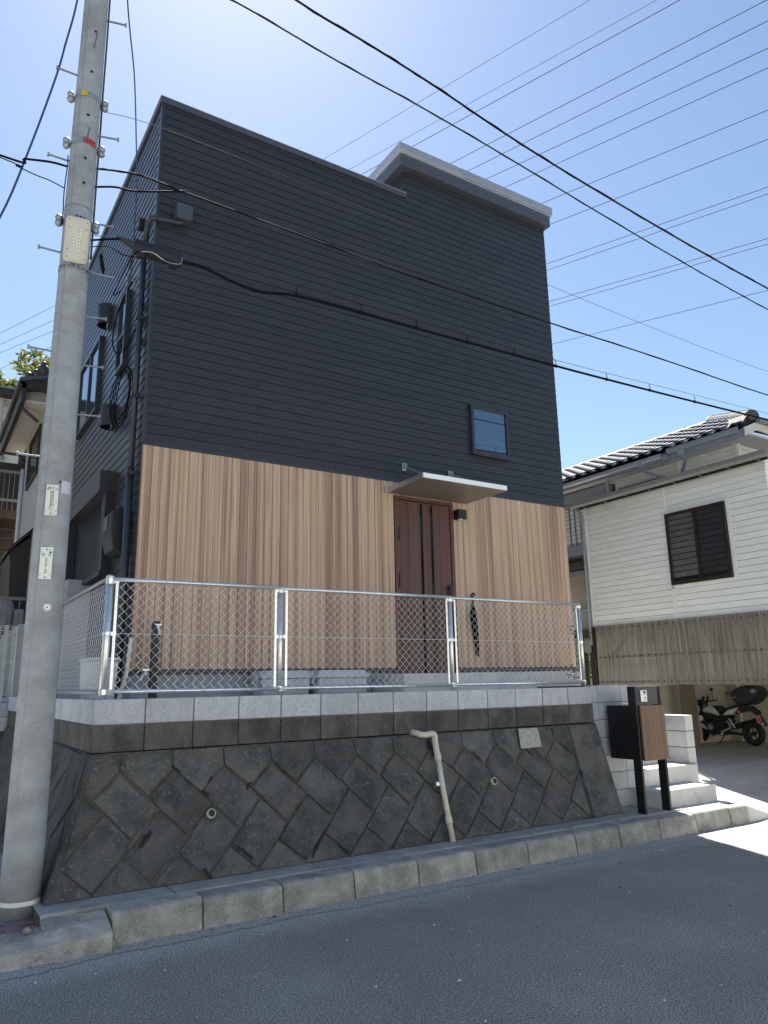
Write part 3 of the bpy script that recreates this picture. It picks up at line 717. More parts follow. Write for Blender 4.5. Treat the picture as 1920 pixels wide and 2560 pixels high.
# wall lamp
lm = MB().box(4.762, 4.90, YH-.135, YH-.016, 2.222, 2.348).build('wall_lamp', M['black'], house, bevel=.004)
MB().tube([(4.83, YH-.075, 2.21), (4.83, YH-.075, 2.222)], .035, 12).build('lamp_lens', M['white'], lm)
# left wall fittings
def sidebox(name, y0, y1, z0, z1, d, mat, parent=house, bevel=.0):
    return MB().box(XL-d, XL+.005, y0, y1, z0, z1).build(name, mat, parent, bevel=bevel)
def sidewindow(y0, y1, z0, z1, mull=None, split=None):
    X = XL-.018; ft = .04; f = MB()
    f.box(X-.05, X+.01, y0, y1, z1-ft, z1).box(X-.05, X+.01, y0, y1, z0, z0+ft).box(X-.05, X+.01, y0, y0+ft, z0+ft, z1-ft).box(X-.05, X+.01, y1-ft, y1, z0+ft, z1-ft)
    if mull: f.box(X-.045, X+.01, mull-.022, mull+.022, z0+ft, z1-ft)
    if split: f.box(X-.045, X+.01, y0+ft, y1-ft, split-.025, split+.025)
    wd = f.build('window', M['trimdark'], house)
    ys = [y0+ft, (mull-.022) if mull else y1-ft, (mull+.022) if mull else None, y1-ft]
    def pane(a, b, c, d, m): MB().box(X-.022, X-.016, a, b, c, d).build('pane', m, wd)
    if mull: pane(ys[0], ys[1], z0+ft, z1-ft, M['glass']); pane(ys[2], ys[3], z0+ft, z1-ft, M['glass'])
    elif split: pane(y0+ft, y1-ft, split+.025, z1-ft, M['glass']); pane(y0+ft, y1-ft, z0+ft, split-.025, M['darkglass'])
sidewindow(4.02, 5.52, 3.88, 5.0, mull=4.70)
sidewindow(2.44, 2.86, 3.94, 4.95, split=4.40)
for (y, z, r, h) in [(3.74, 5.17, .085, .30), (3.02, 3.44, .085, .28)]:
    v = MB()
    n = 12
    for L_, zz in enumerate((z+h/2, z-h/2)):
        for k in range(n+1):
            a = pi*k/n; v.v.append((XL-.016-.15*sin(a), y+r*1.5*cos(a), zz))
    for k in range(n): v.f.append((k, k+1, n+2+k, n+1+k))
    v.f.append(tuple(range(n, -1, -1)))
    v.build('vent_hood', M['blackp'], house)
# downpipe with hopper on the front
JX = (.80, .985)
MB().box(.80, .985, YH-.17, YH-.016, 5.375, 5.565).build('pipe_box', M['fascia'], house, bevel=.006)
pp = smooth_path([(.89, YH-.10, 5.39), (.74, YH-.09, 5.36), (.60, YH-.06, 5.34)], 3)
MB().tube([(.91, YH-.09, 5.385), (.85, YH-.09, 5.345), (.58, YH-.085, 5.325)], .030, 10).build('pipe_arm', M['trimdark'], house, smooth=True)
MB().tube([(.60, YH-.085, 5.325), (.545, YH-.07, 5.315), (.525, YH-.02, 5.29), (.535, YH+.10, 5.22), (.55, YH+.20, 5.12)], .034, 10).build('pipe_elbow', M['trimdark'], house, smooth=True)
MB().tube([(.552, YH+.24, 5.16), (.552, YH+.24, 2.4)], .034, 12).build('downpipe', M['trimdark'], house, smooth=True)
MB().tube([(.552, YH+.24, 2.42), (.552, YH+.24, -.02)], .042, 12).build('downpipe', M['trimdark'], house, smooth=True)
for z in (4.2, 3.25, 2.36, 1.2): MB().box(.50, XL+.0, YH+.19, YH+.215, z-.02, z+.02).tube([(.552, YH+.24, z-.012), (.552, YH+.24, z+.012)], .046, 12).build('pipe_clip', M['trimdark'], house)
sidebox('junction_box', 1.98, 2.08, 5.56, 5.68, .07, M['blackp'])
for (y, z) in [(1.82, 4.9), (1.82, 4.75)]:
    MB().tube([(XL, y, z), (XL-.06, y, z), (XL-.06, y+.22, z+.01), (XL, y+.22, z)], .010, 6).build('cable_bracket', M['galvdull'], house)
for (y, z) in [(1.87, 4.25), (1.83, 4.0), (1.84, 4.45)]:
    MB().prism([(XL-.07, y-.04, z-.05), (XL-.012, y-.04, z-.05), (XL-.012, y-.04, z+.06)], (0, .08, 0)).build('cable_entry', M['blackp'], house)
mb = MB()
for k, (r, oy, oz) in enumerate([(.36, 0, 0), (.33, .04, .01), (.37, -.03, -.02), (.30, .06, .03)]):
    mb.ring((XL-.05-.01*k, 2.36+oy, 3.48+oz), (1, .05*k, 0), r, .007, 28, 5)
tag(mb.build('cable_coil', M['cable'], house), label='black cable coil hung on the siding')
MB().tube(smooth_path([(XL-.04, 2.3, 5.0), (XL-.08, 2.7, 4.85), (XL-.1, 2.95, 4.5), (XL-.08, 2.75, 4.2), (XL-.05, 2.3, 4.12), (XL-.03, 1.9, 4.22)], 5), .009, 5).build('cable_loop', M['cable'], house)
MB().tube(smooth_path([(XL-.04, 2.3, 5.0), (XL-.08, 2.5, 5.1), (XL-.1, 2.15, 5.15), (XL-.08, 1.95, 5.25), (XL-.05, 2.1, 5.35)], 5), .006, 5).build('cable_loop', M['cable'], house)
MB().tube([(XL, 2.30, 5.0), (XL-.10, 2.30, 5.0)], .012, 6).ball((XL-.10, 2.30, 4.98), .03, 8, 6, (1, 1, 2.2)).build('drop_anchor', M['galvdull'], house)
# shutter window
MB().box(XL-.20, XL+.005, 2.60, 4.62, 2.36, 2.62).build('shutter_box', M['siding'], house, bevel=.006)
MB().box(XL-.12, XL+.005, 2.60, 2.80, 1.40, 2.36).build('shutter_guide', M['blackp'], house)
MB().box(XL-.04, XL+.005, 4.44, 4.50, 1.40, 2.36).build('shutter_guide', M['blackp'], house)
MB().box(XL-.14, XL+.005, 2.58, 4.62, 1.36, 1.42).build('shutter_sill', M['blackp'], house)
sh = MB().box(XL-.025, XL+.0, 2.80, 4.44, 1.42, 2.36).build('roller_shutter', M['siding'], house)
for k in range(24):
    z = 1.425+k*.0385
    MB().prism([(XL-.05, 2.80, z), (XL-.04, 2.80, z+.034), (XL-.024, 2.80, z+.036), (XL-.024, 2.80, z)], (0, 1.64, 0)).build('shutter_slat', M['siding'], sh)
# meter and boxes
pts = [(XL-.05, 1.52), (XL-.14, 1.56), (XL-.17, 1.72), (XL-.17, 1.98), (XL-.10, 2.03), (XL-.01, 2.03), (XL-.01, 1.52)]
mt = MB().prism([(x, 1.95, z) for x, z in pts], (0, .42, 0)).build('meter_box', M['blackp'], house, bevel=.012)
MB().box(XL-.177, XL-.171, 2.12, 2.34, 1.80, 1.96).build('meter_window', M['darkglass'], mt)
sidebox('socket_box', 1.90, 2.02, 2.02, 2.22, .05, M['blackp'], bevel=.006)
MB().box(XL-.22, XL+.005, 5.02, 5.82, 1.35, 2.55).build('shutter_case', M['blackp'], house, bevel=.02)
# porch and low concrete upstand
MB().box(3.44, 4.79, .75, YH-.02, -.03, .185).build('porch_step', M['newconc'], house, bevel=.006)
MB().box(4.80, 6.75, 1.24, 1.33, -.03, .20).build('upstand', M['newconc'], house, bevel=.006)

# yard things
for k, (x0, x1, y0, y1, lab) in enumerate([(1.86, 2.44, 1.06, 1.36, 'left one of two pale grey lidded plastic boxes behind the fence'), (2.47, 3.10, .96, 1.30, 'right one of two pale grey lidded plastic boxes, nearer the door')]):
    sb = empty('storage_box', ((x0+x1)/2, (y0+y1)/2, -.03)); tag(sb, lab, 'storage box', 'plastic boxes on the yard')
    b = MB().prism([(x0+.03, y0+.02, -.03), (x1-.03, y0+.02, -.03), (x1-.01, y0, .15), (x0+.01, y0, .15)], (0, y1-y0, 0)).build('body', M['greyplastic'], sb, bevel=.008)
    for q in range(3): MB().box(x0+.04+.02*q, x1-.04-.02*q, y0-.006, y0+.03, .0+.04*q, .012+.04*q).build('rib', M['greyplastic'], sb)
    MB().prism([(x0-.02, y0-.02, .152), (x1+.02, y0-.02, .152), (x1+.01, y0-.01, .19), (x1-.05, y0+.01, .235), (x0+.05, y0+.01, .235), (x0-.01, y0-.01, .19)], (0, y1-y0+.03, 0)).build('lid', M['greyplastic'], sb, bevel=.008)
    for xx in (x0-.025, x1+.005): MB().box(xx, xx+.02, y0+.08, y1-.08, .09, .17).build('latch', M['greyplastic'], sb)
st = empty('water_standpipe', (.775, 1.2, -.03)); tag(st, 'black square garden standpipe with two chrome taps', 'standpipe')
MB().box(.741, .81, 1.165, 1.235, -.03, .728).build('column', M['blackp'], st, bevel=.004)
for (x, z, d) in [(.783, .645, 0), (.735, .21, -1)]:
    tp = MB()
    dx = -.06 if d else 0; dy = 0 if d else -.06
    tp.tube([(x, 1.165 if not d else 1.2, z), (x+dx, 1.165+dy if not d else 1.2, z), (x+dx*1.25, (1.165+dy*1.3) if not d else 1.2, z-.055)], .012, 8)
    tp.tube([(x+dx*.6, (1.165+dy*.6) if not d else 1.2, z), (x+dx*.6, (1.165+dy*.6) if not d else 1.2, z+.04)], .009, 8)
    tp.box(x+dx*.6-.03, x+dx*.6+.03, ((1.165+dy*.6) if not d else 1.2)-.008, ((1.165+dy*.6) if not d else 1.2)+.008, z+.038, z+.052)
    tp.build('tap', M['galv'], st, smooth=False)
um = empty('umbrella', (5.02, YH-.06, .4)); tag(um, 'furled black umbrella hanging on the wood cladding right of the door', 'umbrella')
MB().tube([(5.0, YH-.05, 1.20), (5.005, YH-.05, 1.10), (5.0, YH-.055, 1.04), (4.998, YH-.055, .95), (5.015, YH-.05, .80), (5.035, YH-.05, .62), (5.055, YH-.045, .42), (5.058, YH-.045, .40)], [.010, .010, .022, .046, .042, .032, .016, .004], 8).build('canopy', M['cable'], um)
MB().tube(smooth_path([(5.0, YH-.05, 1.12), (4.99, YH-.05, 1.20), (5.02, YH-.05, 1.235), (5.05, YH-.045, 1.20)], 4), .009, 6).build('handle', M['cable'], um)
pol = tag(MB().tube([(.40, .98, -.03), (.47, 1.02, .20), (.52, 1.10, .55)], .020, 8).build('wooden_stick', M['pvc']), 'tan wooden stick leaning near the fence corner', 'stick')
bn = empty('plastic_bin', (.22, 1.2, -.03)); tag(bn, 'pale grey plastic bin behind the side chain-link fence', 'bin')
MB().prism([(.12, .85, -.03), (.34, .85, -.03), (.36, .85, .33), (.10, .85, .33)], (0, .42, 0)).build('body', M['greyplastic'], bn, bevel=.01)
MB().box(.09, .37, .84, 1.28, .332, .36).build('lid', M['greyplastic'], bn, bevel=.008)
ht = empty('water_heater', (.38, 4.0, -.03)); tag(ht, 'grey outdoor water heater cabinet at the foot of the dark side wall', 'water heater')
MB().box(.30, .585, 3.6, 4.5, .05, 1.43).build('cabinet', M['boxgrey'], ht, bevel=.008)
for k in range(7): MB().box(.296, .300, 3.64, 3.66, .3+k*.16, .38+k*.16).build('slot', M['black'], ht)
MB().box(.28, .6, 3.58, 4.52, -.03, .05).build('plinth', M['newconc'], ht)
# shrub behind the right fence post
def leafblob(mb, c, r, n, size, flat=1., elong=1.):
    c = Vector(c)
    for i in range(n):
        d = Vector((random.gauss(0, 1), random.gauss(0, 1), random.gauss(0, 1))).normalized()*(r*random.uniform(.35, 1)**.5)
        d.z *= flat; p = c+d
        a = Vector((random.gauss(0, 1), random.gauss(0, 1), random.gauss(0, .7))).normalized(); b = a.cross(Vector((random.gauss(0, 1), random.gauss(0, 1), random.gauss(0, 1)))).normalized()
        s = size*random.uniform(.6, 1.3)
        mb.quad(p-a*s*elong, p-b*s*.45, p+a*s*elong, p+b*s*.45)
sr = empty('shrub', (6.55, 1.1, -.03)); tag(sr, 'small pale leafed shrub behind the right end of the fence', 'shrub')
mb = MB()
for q in range(9): leafblob(mb, (6.5+random.uniform(-.1, .14), 1.0+random.uniform(-.1, .1), random.uniform(.05, .75)), .10, 36, .022)
mb.build('foliage', M['leaf'], sr); MB().tube([(6.52, 1.0, -.03), (6.55, 1.03, .7)], .01, 5).build('stem', M['trunk'], sr)

# ================================================================== STEPS, BLOCK WALLS, LETTERBOX
stw = empty('block_wall', (5.95, .1, -1.38)); tag(stw, 'grey smooth block wall beside the steps, behind the letterbox', 'block wall')
MB().box(5.635, 6.262, .03, .95, -1.40, .004).build('mortar_core', M['mortarl'], stw)
for r in range(7):
    z0 = -1.384+r*.1995; 
    MB().box(5.622, 5.716, .022, .12, z0+.003, z0+.1965).build('wall_block', M['blockclean'], stw, bevel=.003)
    for a, b in ((5.722, 6.112), (6.118, 6.268)): MB().box(a, b, .018, .12, z0+.004, z0+.1955).build('wall_block', M['blockclean'], stw, bevel=.003)
    for k in range(2): MB().box(6.17, 6.272, .124+k*.4, .52+k*.4, z0+.004, z0+.1955).build('wall_block', M['blockclean'], stw, bevel=.003)
stp = empty('concrete_steps', (6.7, 0, -1.38)); tag(stp, 'new concrete steps climbing from the pavement behind the letterbox', 'steps')
MB().box(6.16, 7.215, -.384, .40, -1.40, -1.187).build('step', M['newconc'], stp, bevel=.006)
MB().box(6.276, 7.356, -.05, .40, -1.186, -.987).build('step', M['newconc'], stp, bevel=.006)
MB().box(6.276, 7.27, .305, .70, -1.186, -.80).build('step', M['newconc'], stp, bevel=.006)
MB().box(6.276, 7.27, .60, 1.0, -1.186, -.60).build('step', M['newconc'], stp, bevel=.006)
MB().box(6.276, 7.3, .9, 1.3, -1.186, -.40).build('step', M['newconc'], stp, bevel=.006)
plr = empty('block_wall', (7.34, .4, -1.0)); tag(plr, 'low pale block wall standing on the right of the steps', 'block wall')
MB().box(7.285, 7.42, .02, 1.6, -1.0, -.41).build('mortar_core', M['mortarl'], plr)
MB().box(7.27, 7.43, .0, 1.62, -1.4, -.99).build('footing', M['newconc'], plr)
for r in range(3):
    z0 = -.988+r*.2
    for k in range(4): MB().box(7.275, 7.43, .001+k*.4, .397+k*.4, z0+.004, z0+.195).build('wall_block', M['newconc'], plr, bevel=.004)
lb = empty('letterbox', (5.96, -.45, -1.376)); tag(lb, 'black pedestal letterbox with walnut door and silver intercom', 'letterbox')
for x0, zt_ in ((5.735, -.006), (6.150, -.012)):
    MB().box(x0, x0+.032, -.512, -.405, -1.376, zt_).build('leg', M['black'], lb, bevel=.002)
MB().box(5.768, 6.149, -.500, -.412, -.213, -.012).build('panel', M['panel'], lb, bevel=.002)
MB().box(5.77, 6.147, -.498, -.055, -.812, -.222).build('box_body', M['black'], lb, bevel=.003)
dr = MB().box(5.776, 6.186, -.540, -.514, -.815, -.218).build('door', M['postwood'], lb, bevel=.002)
ic = MB().box(5.822, 5.925, -.528, -.501, -.180, -.046).build('intercom', M['alu'], lb, bevel=.005)
MB().tube([(5.882, -.529, -.075), (5.882, -.532, -.075)], .017, 16).build('lens', M['black'], ic)
MB().tube([(5.882, -.532, -.075), (5.882, -.5335, -.075)], .007, 10).build('lens_glass', M['glass'], ic)
MB().box(5.873, 5.892, -.531, -.528, -.117, -.103).build('call_button', M['white'], ic)
for k in range(3): MB().box(5.868, 5.897, -.530, -.528, -.150+k*.009, -.146+k*.009).build('speaker_slot', M['black'], ic)
MB().box(5.868, 5.902, -.530, -.528, -.172, -.158).build('name_tag', M['white'], ic)

# driveway: rises from the lowered kerb to the carport
def dz(x, y):
    yy = min(max((y+.72)/1.6, 0), 1); base = -1.565+.30*yy
    return base+min(max((x-8.5)/2, 0), 1)*.06*yy
mb = MB(); nx, ny = 22, 26
gx = [7.24+i*(18-7.24)/nx for i in range(nx+1)]; gy = [-.74, -.6, -.5, -.4, -.25, -.1]+[.1+i*.4 for i in range(ny-5)]
for i in range(nx):
    for j in range(len(gy)-1):
        pass
        mb.quad(*[(x, y, dz(x, y)) for x, y in ((gx[i], gy[j]), (gx[i+1], gy[j]), (gx[i+1], gy[j+1]), (gx[i], gy[j+1]))])
tag(mb.build('driveway', M['drive'], smooth=True), kind='structure')
tag(MB().prism([(7.235, -.765, -1.60), (7.235, -.73, -1.415), (7.235, -.70, -1.388), (7.235, -.45, -1.385), (7.235, -.45, -1.60)], (.01, 0, 0)).prism([(7.246, -.762, -1.60), (7.90, -.75, -1.60), (7.246, -.74, -1.40)], (0, .30, 0)).build('kerb_ramp', M['newconc']), kind='structure')
tag(MB().box(6.402, 7.232, -.534, -.30, -1.56, -1.376).build('pavement', M['newconc']), kind='structure')

# ================================================================== UTILITY POLE
PX, PY = -.43, -.10
pr = lambda z: .138-.0043*(z+1.45)
pole = empty('utility_pole', (PX, PY, -1.462)); tag(pole, 'tall grey concrete utility pole at the left corner of the wall', 'utility pole')
zs = [-1.47+i*.4 for i in range(31)]
MB().tube([(PX, PY, z) for z in zs], [pr(z) for z in zs], 28).build('shaft', M['pole'], pole, smooth=True)
CD = Vector((-.83, -6.19, 0)).normalized(); CR = Vector((-CD.y, CD.x, 0))    # towards the street, and to its right
if CR.x < 0: CR = -CR
def pol_pt(z, ang, off=0):
    """point on the shaft; ang from the street-facing side, + to the right"""
    d = CD*cos(ang)+CR*sin(ang); return Vector((PX, PY, z))+d*(pr(z)+off), d
zf = lambda z: z-.0194*(z-.084)
def band(z, h, mat, a0=-pi, a1=pi, off=.004, name='band', parent=pole):
    z = zf(z)
    n = max(4, int(24*(a1-a0)/(2*pi))); m = MB()
    for zz in (z-h/2, z+h/2):
        for k in range(n+1): m.v.append(tuple(pol_pt(zz, a0+(a1-a0)*k/n, off)[0]))
    for k in range(n): m.f.append((k, k+1, n+2+k, n+1+k))
    return m.build(name, mat, parent, smooth=True)
sm_ = MB()
for k in range(30):
    a_ = -.62
    q0, d0 = pol_pt(-1.46+k*.4, a_, .0); q1, _ = pol_pt(-1.46+(k+1)*.4, a_, .0); t_ = Vector((-d0.y, d0.x, 0))*.0022
    sm_.quad(q0-t_+d0*.0018, q0+t_+d0*.0018, q1+t_+d0*.0018, q1-t_+d0*.0018)
sm_.build('mould_seam', M['galvdull'], pole)
band(-1.385, .03, M['white'], off=.003, name='pale_ring')
for (z, h) in [(5.37, .05), (4.88, .05), (4.09, .06), (3.62, .05)]: 
    bb = band(z, h, M['galvdull'])
    for sgn in (-1, 1):
        p, d = pol_pt(zf(z), sgn*1.5, 0)
        lug = MB()
        for zz in (-.025, .025): lug.ball(tuple(p+d*.035+Vector((0, 0, zz))), .032, 8, 6)
        lug.tube([tuple(p), tuple(p+d*.06)], .018, 8)
        if z > 3.8: lug.build('band_lug', M['galvdull'], bb, smooth=True)
band(5.37, .052, M['yellow'], -.55, -.05, .007, 'marker_tag')
rt_ = band(4.88, .062, M['red'], -.1, .9, .008, 'marker_tag')
for a in (.15, .4, .65):
    p, d = pol_pt(zf(4.88), a, .009); MB().tube([tuple(p), tuple(p+d*.002)], .009, 8).build('hole', M['ink'], rt_)
for k in range(7):
    p, d = pol_pt(zf(3.62), -1.0+k*.33, .004); MB().tube([tuple(p), tuple(p+d*.003)], .008, 6).build('hole', M['ink'], pole)
for k in range(5):
    p, d = pol_pt(zf(4.10), -.1+k*.25, .004); MB().tube([tuple(p), tuple(p+d*.003)], .010, 6).build('hole', M['ink'], pole)
band(5.02, .006, M['stepsteel'], off=.002, name='strap'); band(4.22, .012, M['stepsteel'], off=.003, name='strap'); band(3.78, .008, M['stepsteel'], off=.003, name='strap')
# step bolts, alternating sides
bolt = MB().tube([(0, 0, 0), (.20, 0, 0)], .0085, 8).tube([(.192, 0, 0), (.205, 0, 0)], .020, 8).mesh('step_bolt', M['stepsteel'])
for z, sgn in [(5.51, -1), (4.94, 1), (4.61, -1), (4.05, 1), (3.71, -1), (3.16, 1), (2.80, -1), (2.715, 1), (2.28, 1), (1.89, -1), (6.2, 1)]:
    ang = sgn*1.45
    p, d = pol_pt(z, ang, -.03); b = inst('step_bolt', bolt, pole, p, (0, 0, math.atan2(d.y, d.x)))
for z, a in [(6.07, .15), (5.15, .1), (4.70, .15), (5.62, .1), (4.45, .2), (3.95, .1)]:
    p, d = pol_pt(zf(z), a, 0); MB().tube([tuple(p-d*.002), tuple(p+d*.0015)], .014, 10).build('bolt_hole', M['ink'], pole)
for z, a in [(5.78, .1), (4.78, .1)]:
    p, d = pol_pt(z, a, 0); MB().tube([tuple(p), tuple(p+d*.17)], .008, 6).build('step_bolt', M['stepsteel'], pole)
p, d = pol_pt(zf(1.70), .28, 0); MB().tube([tuple(p), tuple(p+d*.003)], .010, 12).build('rust_stain', M['rust'], pole)
band(1.665, .10, M['lilac'], .36, 1.05, .002, 'sticker')
p, d = pol_pt(.688, .12, 0); bd_ = MB().tube([tuple(p), tuple(p+d*.004)], .026, 18).build('survey_badge', M['alu'], pole)
MB().ring(tuple(p+d*.005), d, .018, .002, 16, 4).ball(tuple(p+d*.005), .007, 8, 4).build('badge_mark', M['ink'], bd_)
def plate(zc, h, wd, ang, rows, name_label):
    p, d = pol_pt(zf(zc), ang, .006); R_ = Vector((-d.y, d.x, 0)); R_ = R_ if R_.x > 0 else -R_; U_ = Vector((0, 0, 1))
    def q(u, v, o=0): return p+R_*u+U_*v+d*o
    pl = MB().prism([q(-wd/2, -h/2), q(wd/2, -h/2), q(wd/2, h/2), q(-wd/2, h/2)], d*.004).build('number_plate', M['white'], pole, bevel=.001)
    mb = MB()
    for (t, s, u, v) in rows: text_mb(t, s, q(u, v), R_, U_, d, .0055, mb)
    # slots and the drop-shaped foot mark
    for u in (-wd*.40, wd*.40):
        for v in (-h*.36, h*.34): mb.quad(q(u-.0016, v-.007, .0055), q(u+.0016, v-.007, .0055), q(u+.0016, v+.007, .0055), q(u-.0016, v+.007, .0055))
    mb.quad(*[q(.0, -h*.475, .0055), q(.006, -h*.44, .0055), q(0, -h*.405, .0055), q(-.006, -h*.44, .0055)])
    mb.build('plate_text', M['ink'], pl)
    return pl, q
pl, q = plate(1.545, .245, .088, -.12, [('仲', .032, 0, .048), ('田', .030, 0, .020), ('支', .030, 0, -.008), ('右3', .021, .002, -.028), ('番3', .021, .002, -.048), ('左11', .021, .0, -.069), ('31', .022, .002, -.090), ('TT', .017, .026, .083)], '')
mb = MB()
n = 14
def ringflat(q, u0, v0, ro, ri, mb):
    for k in range(n):
        a, b = 2*pi*k/n, 2*pi*(k+1)/n
        mb.quad(q(u0+ro*cos(a), v0+ro*sin(a), .0055), q(u0+ro*cos(b), v0+ro*sin(b), .0055), q(u0+ri*cos(b), v0+ri*sin(b), .0055), q(u0+ri*cos(a), v0+ri*sin(a), .0055))
ringflat(q, -.023, .092, .012, .0095, mb); ringflat(q, -.023, .094, .005, .002, mb); ringflat(q, .004, .098, .006, .003, mb); mb.quad(q(.002, .08, .0055), q(.006, .08, .0055), q(.006, .092, .0055), q(.002, .092, .0055))
mb.build('logo_mark', M['ink'], pl)
pl, q = plate(1.04, .245, .088, -.14, [('笠', .028, -.022, .052), ('守', .028, .022, .050), ('2', .044, 0, .008), ('7', .044, 0, -.034), ('2', .044, 0, -.076), ('TT', .016, .020, .096)], '')
mb = MB(); ringflat(q, .0, .104, .006, .0, mb); mb.build('logo_mark', M['ink'], pl)
mb = MB(); ringflat(q, .026, .082, .009, 0, mb); mb.build('green_mark', M['green'], pl)
# LED street light on the shaft
sp, d = pol_pt(3.735, .02, .0); R_ = Vector((-d.y, d.x, 0)); R_ = R_ if R_.x > 0 else -R_
U_ = Vector((0, 0, 1)); F_ = d
tilt = radians(20)                                             # panel leans out and looks down to the street
Un = (U_*cos(tilt)*1+F_*sin(tilt)); Nn = (F_*cos(tilt)-U_*sin(tilt))
sc_ = sp+F_*.105+U_*.0
def lq(u, v, o): return sc_+R_*u+Un*v+Nn*o
sli = empty('street_light', tuple(sp)); tag(sli, 'cream rectangular street light strapped to the utility pole', 'street light')
def rrect(hw, hh, r, n=5):
    out = []
    for cx, cy, a0 in ((hw-r, hh-r, 0), (-hw+r, hh-r, pi/2), (-hw+r, -hh+r, pi), (hw-r, -hh+r, 1.5*pi)):
        for k in range(n+1): a = a0+pi/2*k/n; out.append((cx+r*cos(a), cy+r*sin(a)))
    return out
MB().prism([lq(u, v, -.05) for u, v in rrect(.095, .185, .035)], Nn*.06).build('housing', M['lampbody'], sli, bevel=.01)
ln = MB().prism([lq(u, v, .010) for u, v in rrect(.08, .168, .03)], Nn*.006).build('lens_panel', M['lampbody'], sli, bevel=.002)
dot = MB()
for i in range(7):
    for s_x in (-1, 0, 1): dot.ball(tuple(lq(s_x*.022, -.08+i*.027-(.008 if s_x == 0 else 0), .016)), .010, 6, 4)
dot.build('led_lens', M['white'], ln, smooth=True)
for u in (-.068, .068):
    for v in (-.15, -.09, .09, .15): MB().ball(tuple(lq(u, v, .016)), .005, 6, 4).build('screw', M['ink'], ln)
for u in (-.035, .045): MB().tube([tuple(lq(u, -.16, -.04)), tuple(lq(u, -.215, -.02)), tuple(sp+R_*u-U_*.19+F_*.0)], .010, 6).build('bracket', M['galvdull'], sli)
MB().tube([tuple(sp+U_*.06), tuple(lq(0, .05, -.05))], .02, 8).build('bracket', M['galvdull'], sli)
# side arm with a black sleeve, and the conduit running up the shaft
p, d = pol_pt(3.58, 1.3, 0)
MB().tube([tuple(p), tuple(p+d*.10-U_*.03), tuple(p+d*.22-U_*.05)], .010, 6).build('side_arm', M['stepsteel'], pole)
MB().tube([tuple(p+d*.13-U_*.03), tuple(p+d*.12+U_*.03), tuple(p+d*.10+U_*.14), tuple(p+d*.10+U_*.17)], [.006, .018, .016, .006], 8).build('insulated_clamp', M['cable'], pole)
cond = []
for k in range(28):
    z = 3.7+k*.14; q2, d2 = pol_pt(z, 1.45+.06*sin(k*.9), .012); cond.append(q2)
MB().tube(cond, .009, 6).build('conduit', M['cablegrey'], pole, smooth=True)
cond = []
for k in range(8):
    z = 3.95+k*.10; q2, d2 = pol_pt(z, -1.35+.15*sin(k*1.3), .015); cond.append(q2)
MB().tube(smooth_path(cond, 3), .005, 5).build('lamp_lead', M['cable'], pole)

# ================================================================== CABLES
def cable(name, pts, r, mat, label, group='overhead cables along the street', n=5, sm=5, wrap=None):
    P = smooth_path(pts, sm); mb = MB().tube(P, r, n)
    o = mb.build(name, mat, None, smooth=True); tag(o, label, 'cable', group)
    if wrap:
        m2 = MB(); Q = []
        for i in range(len(P)-1):
            for k in range(3):
                t = k/3; pt = P[i].lerp(P[i+1], t); a = (i*3+k)*.55; Q.append(pt+Vector((0, cos(a), sin(a)))*(r*1.05))
        w_ = MB().tube(Q, r*.3, 4).mesh('wrap', M['cablegrey'], ORG[o.name]); ob = bpy.data.objects.new('spiral_wrap', w_); COL.objects.link(ob); ob.parent = o
    return o
Y = -.2
def ext(p, x, z):
    x0, _, z0 = p[-1]; return list(p)+[(x0+(x-x0)*t, Y-.6*t, z0+(z-z0)*t*t) for t in (.15, .3, .5, .75, 1)]
cable('cable', ext([(-.31, Y+.1, 5.23), (.21, Y, 5.21), (1.61, Y, 5.18), (3.12, Y, 5.14), (5.18, Y, 5.04), (7.63, Y, 4.95), (10.08, Y, 4.92)], 26, 5.5), .0035, M['cablegrey'], 'thin topmost wire from the pole across the charcoal siding', n=4)
cable('cable', ext([(-.33, Y+.1, 4.62), (.03, Y, 4.63), (.46, Y, 4.61), (1.61, Y, 4.57), (3.1, Y, 4.52), (5.09, Y, 4.50), (7.25, Y, 4.51), (9.98, Y, 4.49)], 26, 5.2), .0095, M['cable'], 'spiral-wrapped cable crossing the middle of the siding', wrap=True)
cable('cable', [(-.33, Y+.1, 4.43), (-.16, Y, 4.43), (0, Y, 4.45), (.25, Y, 4.54), (.46, Y-.02, 4.61)], .010, M['cable'], 'short cable from pole joining the wrapped cable')
tagw = empty('cable', (5, Y, 3.9)); tag(tagw, 'lowest thick cable with clips hanging from a messenger wire', 'cable', 'overhead cables along the street')
MB().tube(smooth_path(ext([(.44, Y, 3.88), (.67, Y, 3.885), (.94, Y, 3.83), (1.22, Y, 3.80), (1.62, Y, 3.87), (2.37, Y, 3.885), (3.08, Y, 3.89), (3.79, Y, 3.90), (5.12, Y, 3.92), (6.13, Y, 3.94), (8.0, Y, 3.99), (9.88, Y, 4.05)], 26, 4.9), 5), .0145, 7).build('main_cable', M['cable'], tagw, smooth=True)
msg = [(-.32, Y+.1, 3.95), (-.01, Y, 3.955), (.44, Y, 3.95), (1.62, Y, 3.945), (2.37, Y, 3.95), (3.08, Y, 3.96), (3.8, Y, 3.97), (5.13, Y, 4.0), (6.14, Y, 4.03), (8.02, Y, 4.10), (9.9, Y, 4.16)]
MB().tube(smooth_path(ext(msg, 26, 5.0), 5), .0035, 4).build('messenger_wire', M['cablegrey'], tagw)
MB().tube(smooth_path([(-.32, Y+.1, 3.90), (-.1, Y, 3.93), (.02, Y, 3.92)], 4), .009, 6).build('main_cable', M['cable'], tagw)
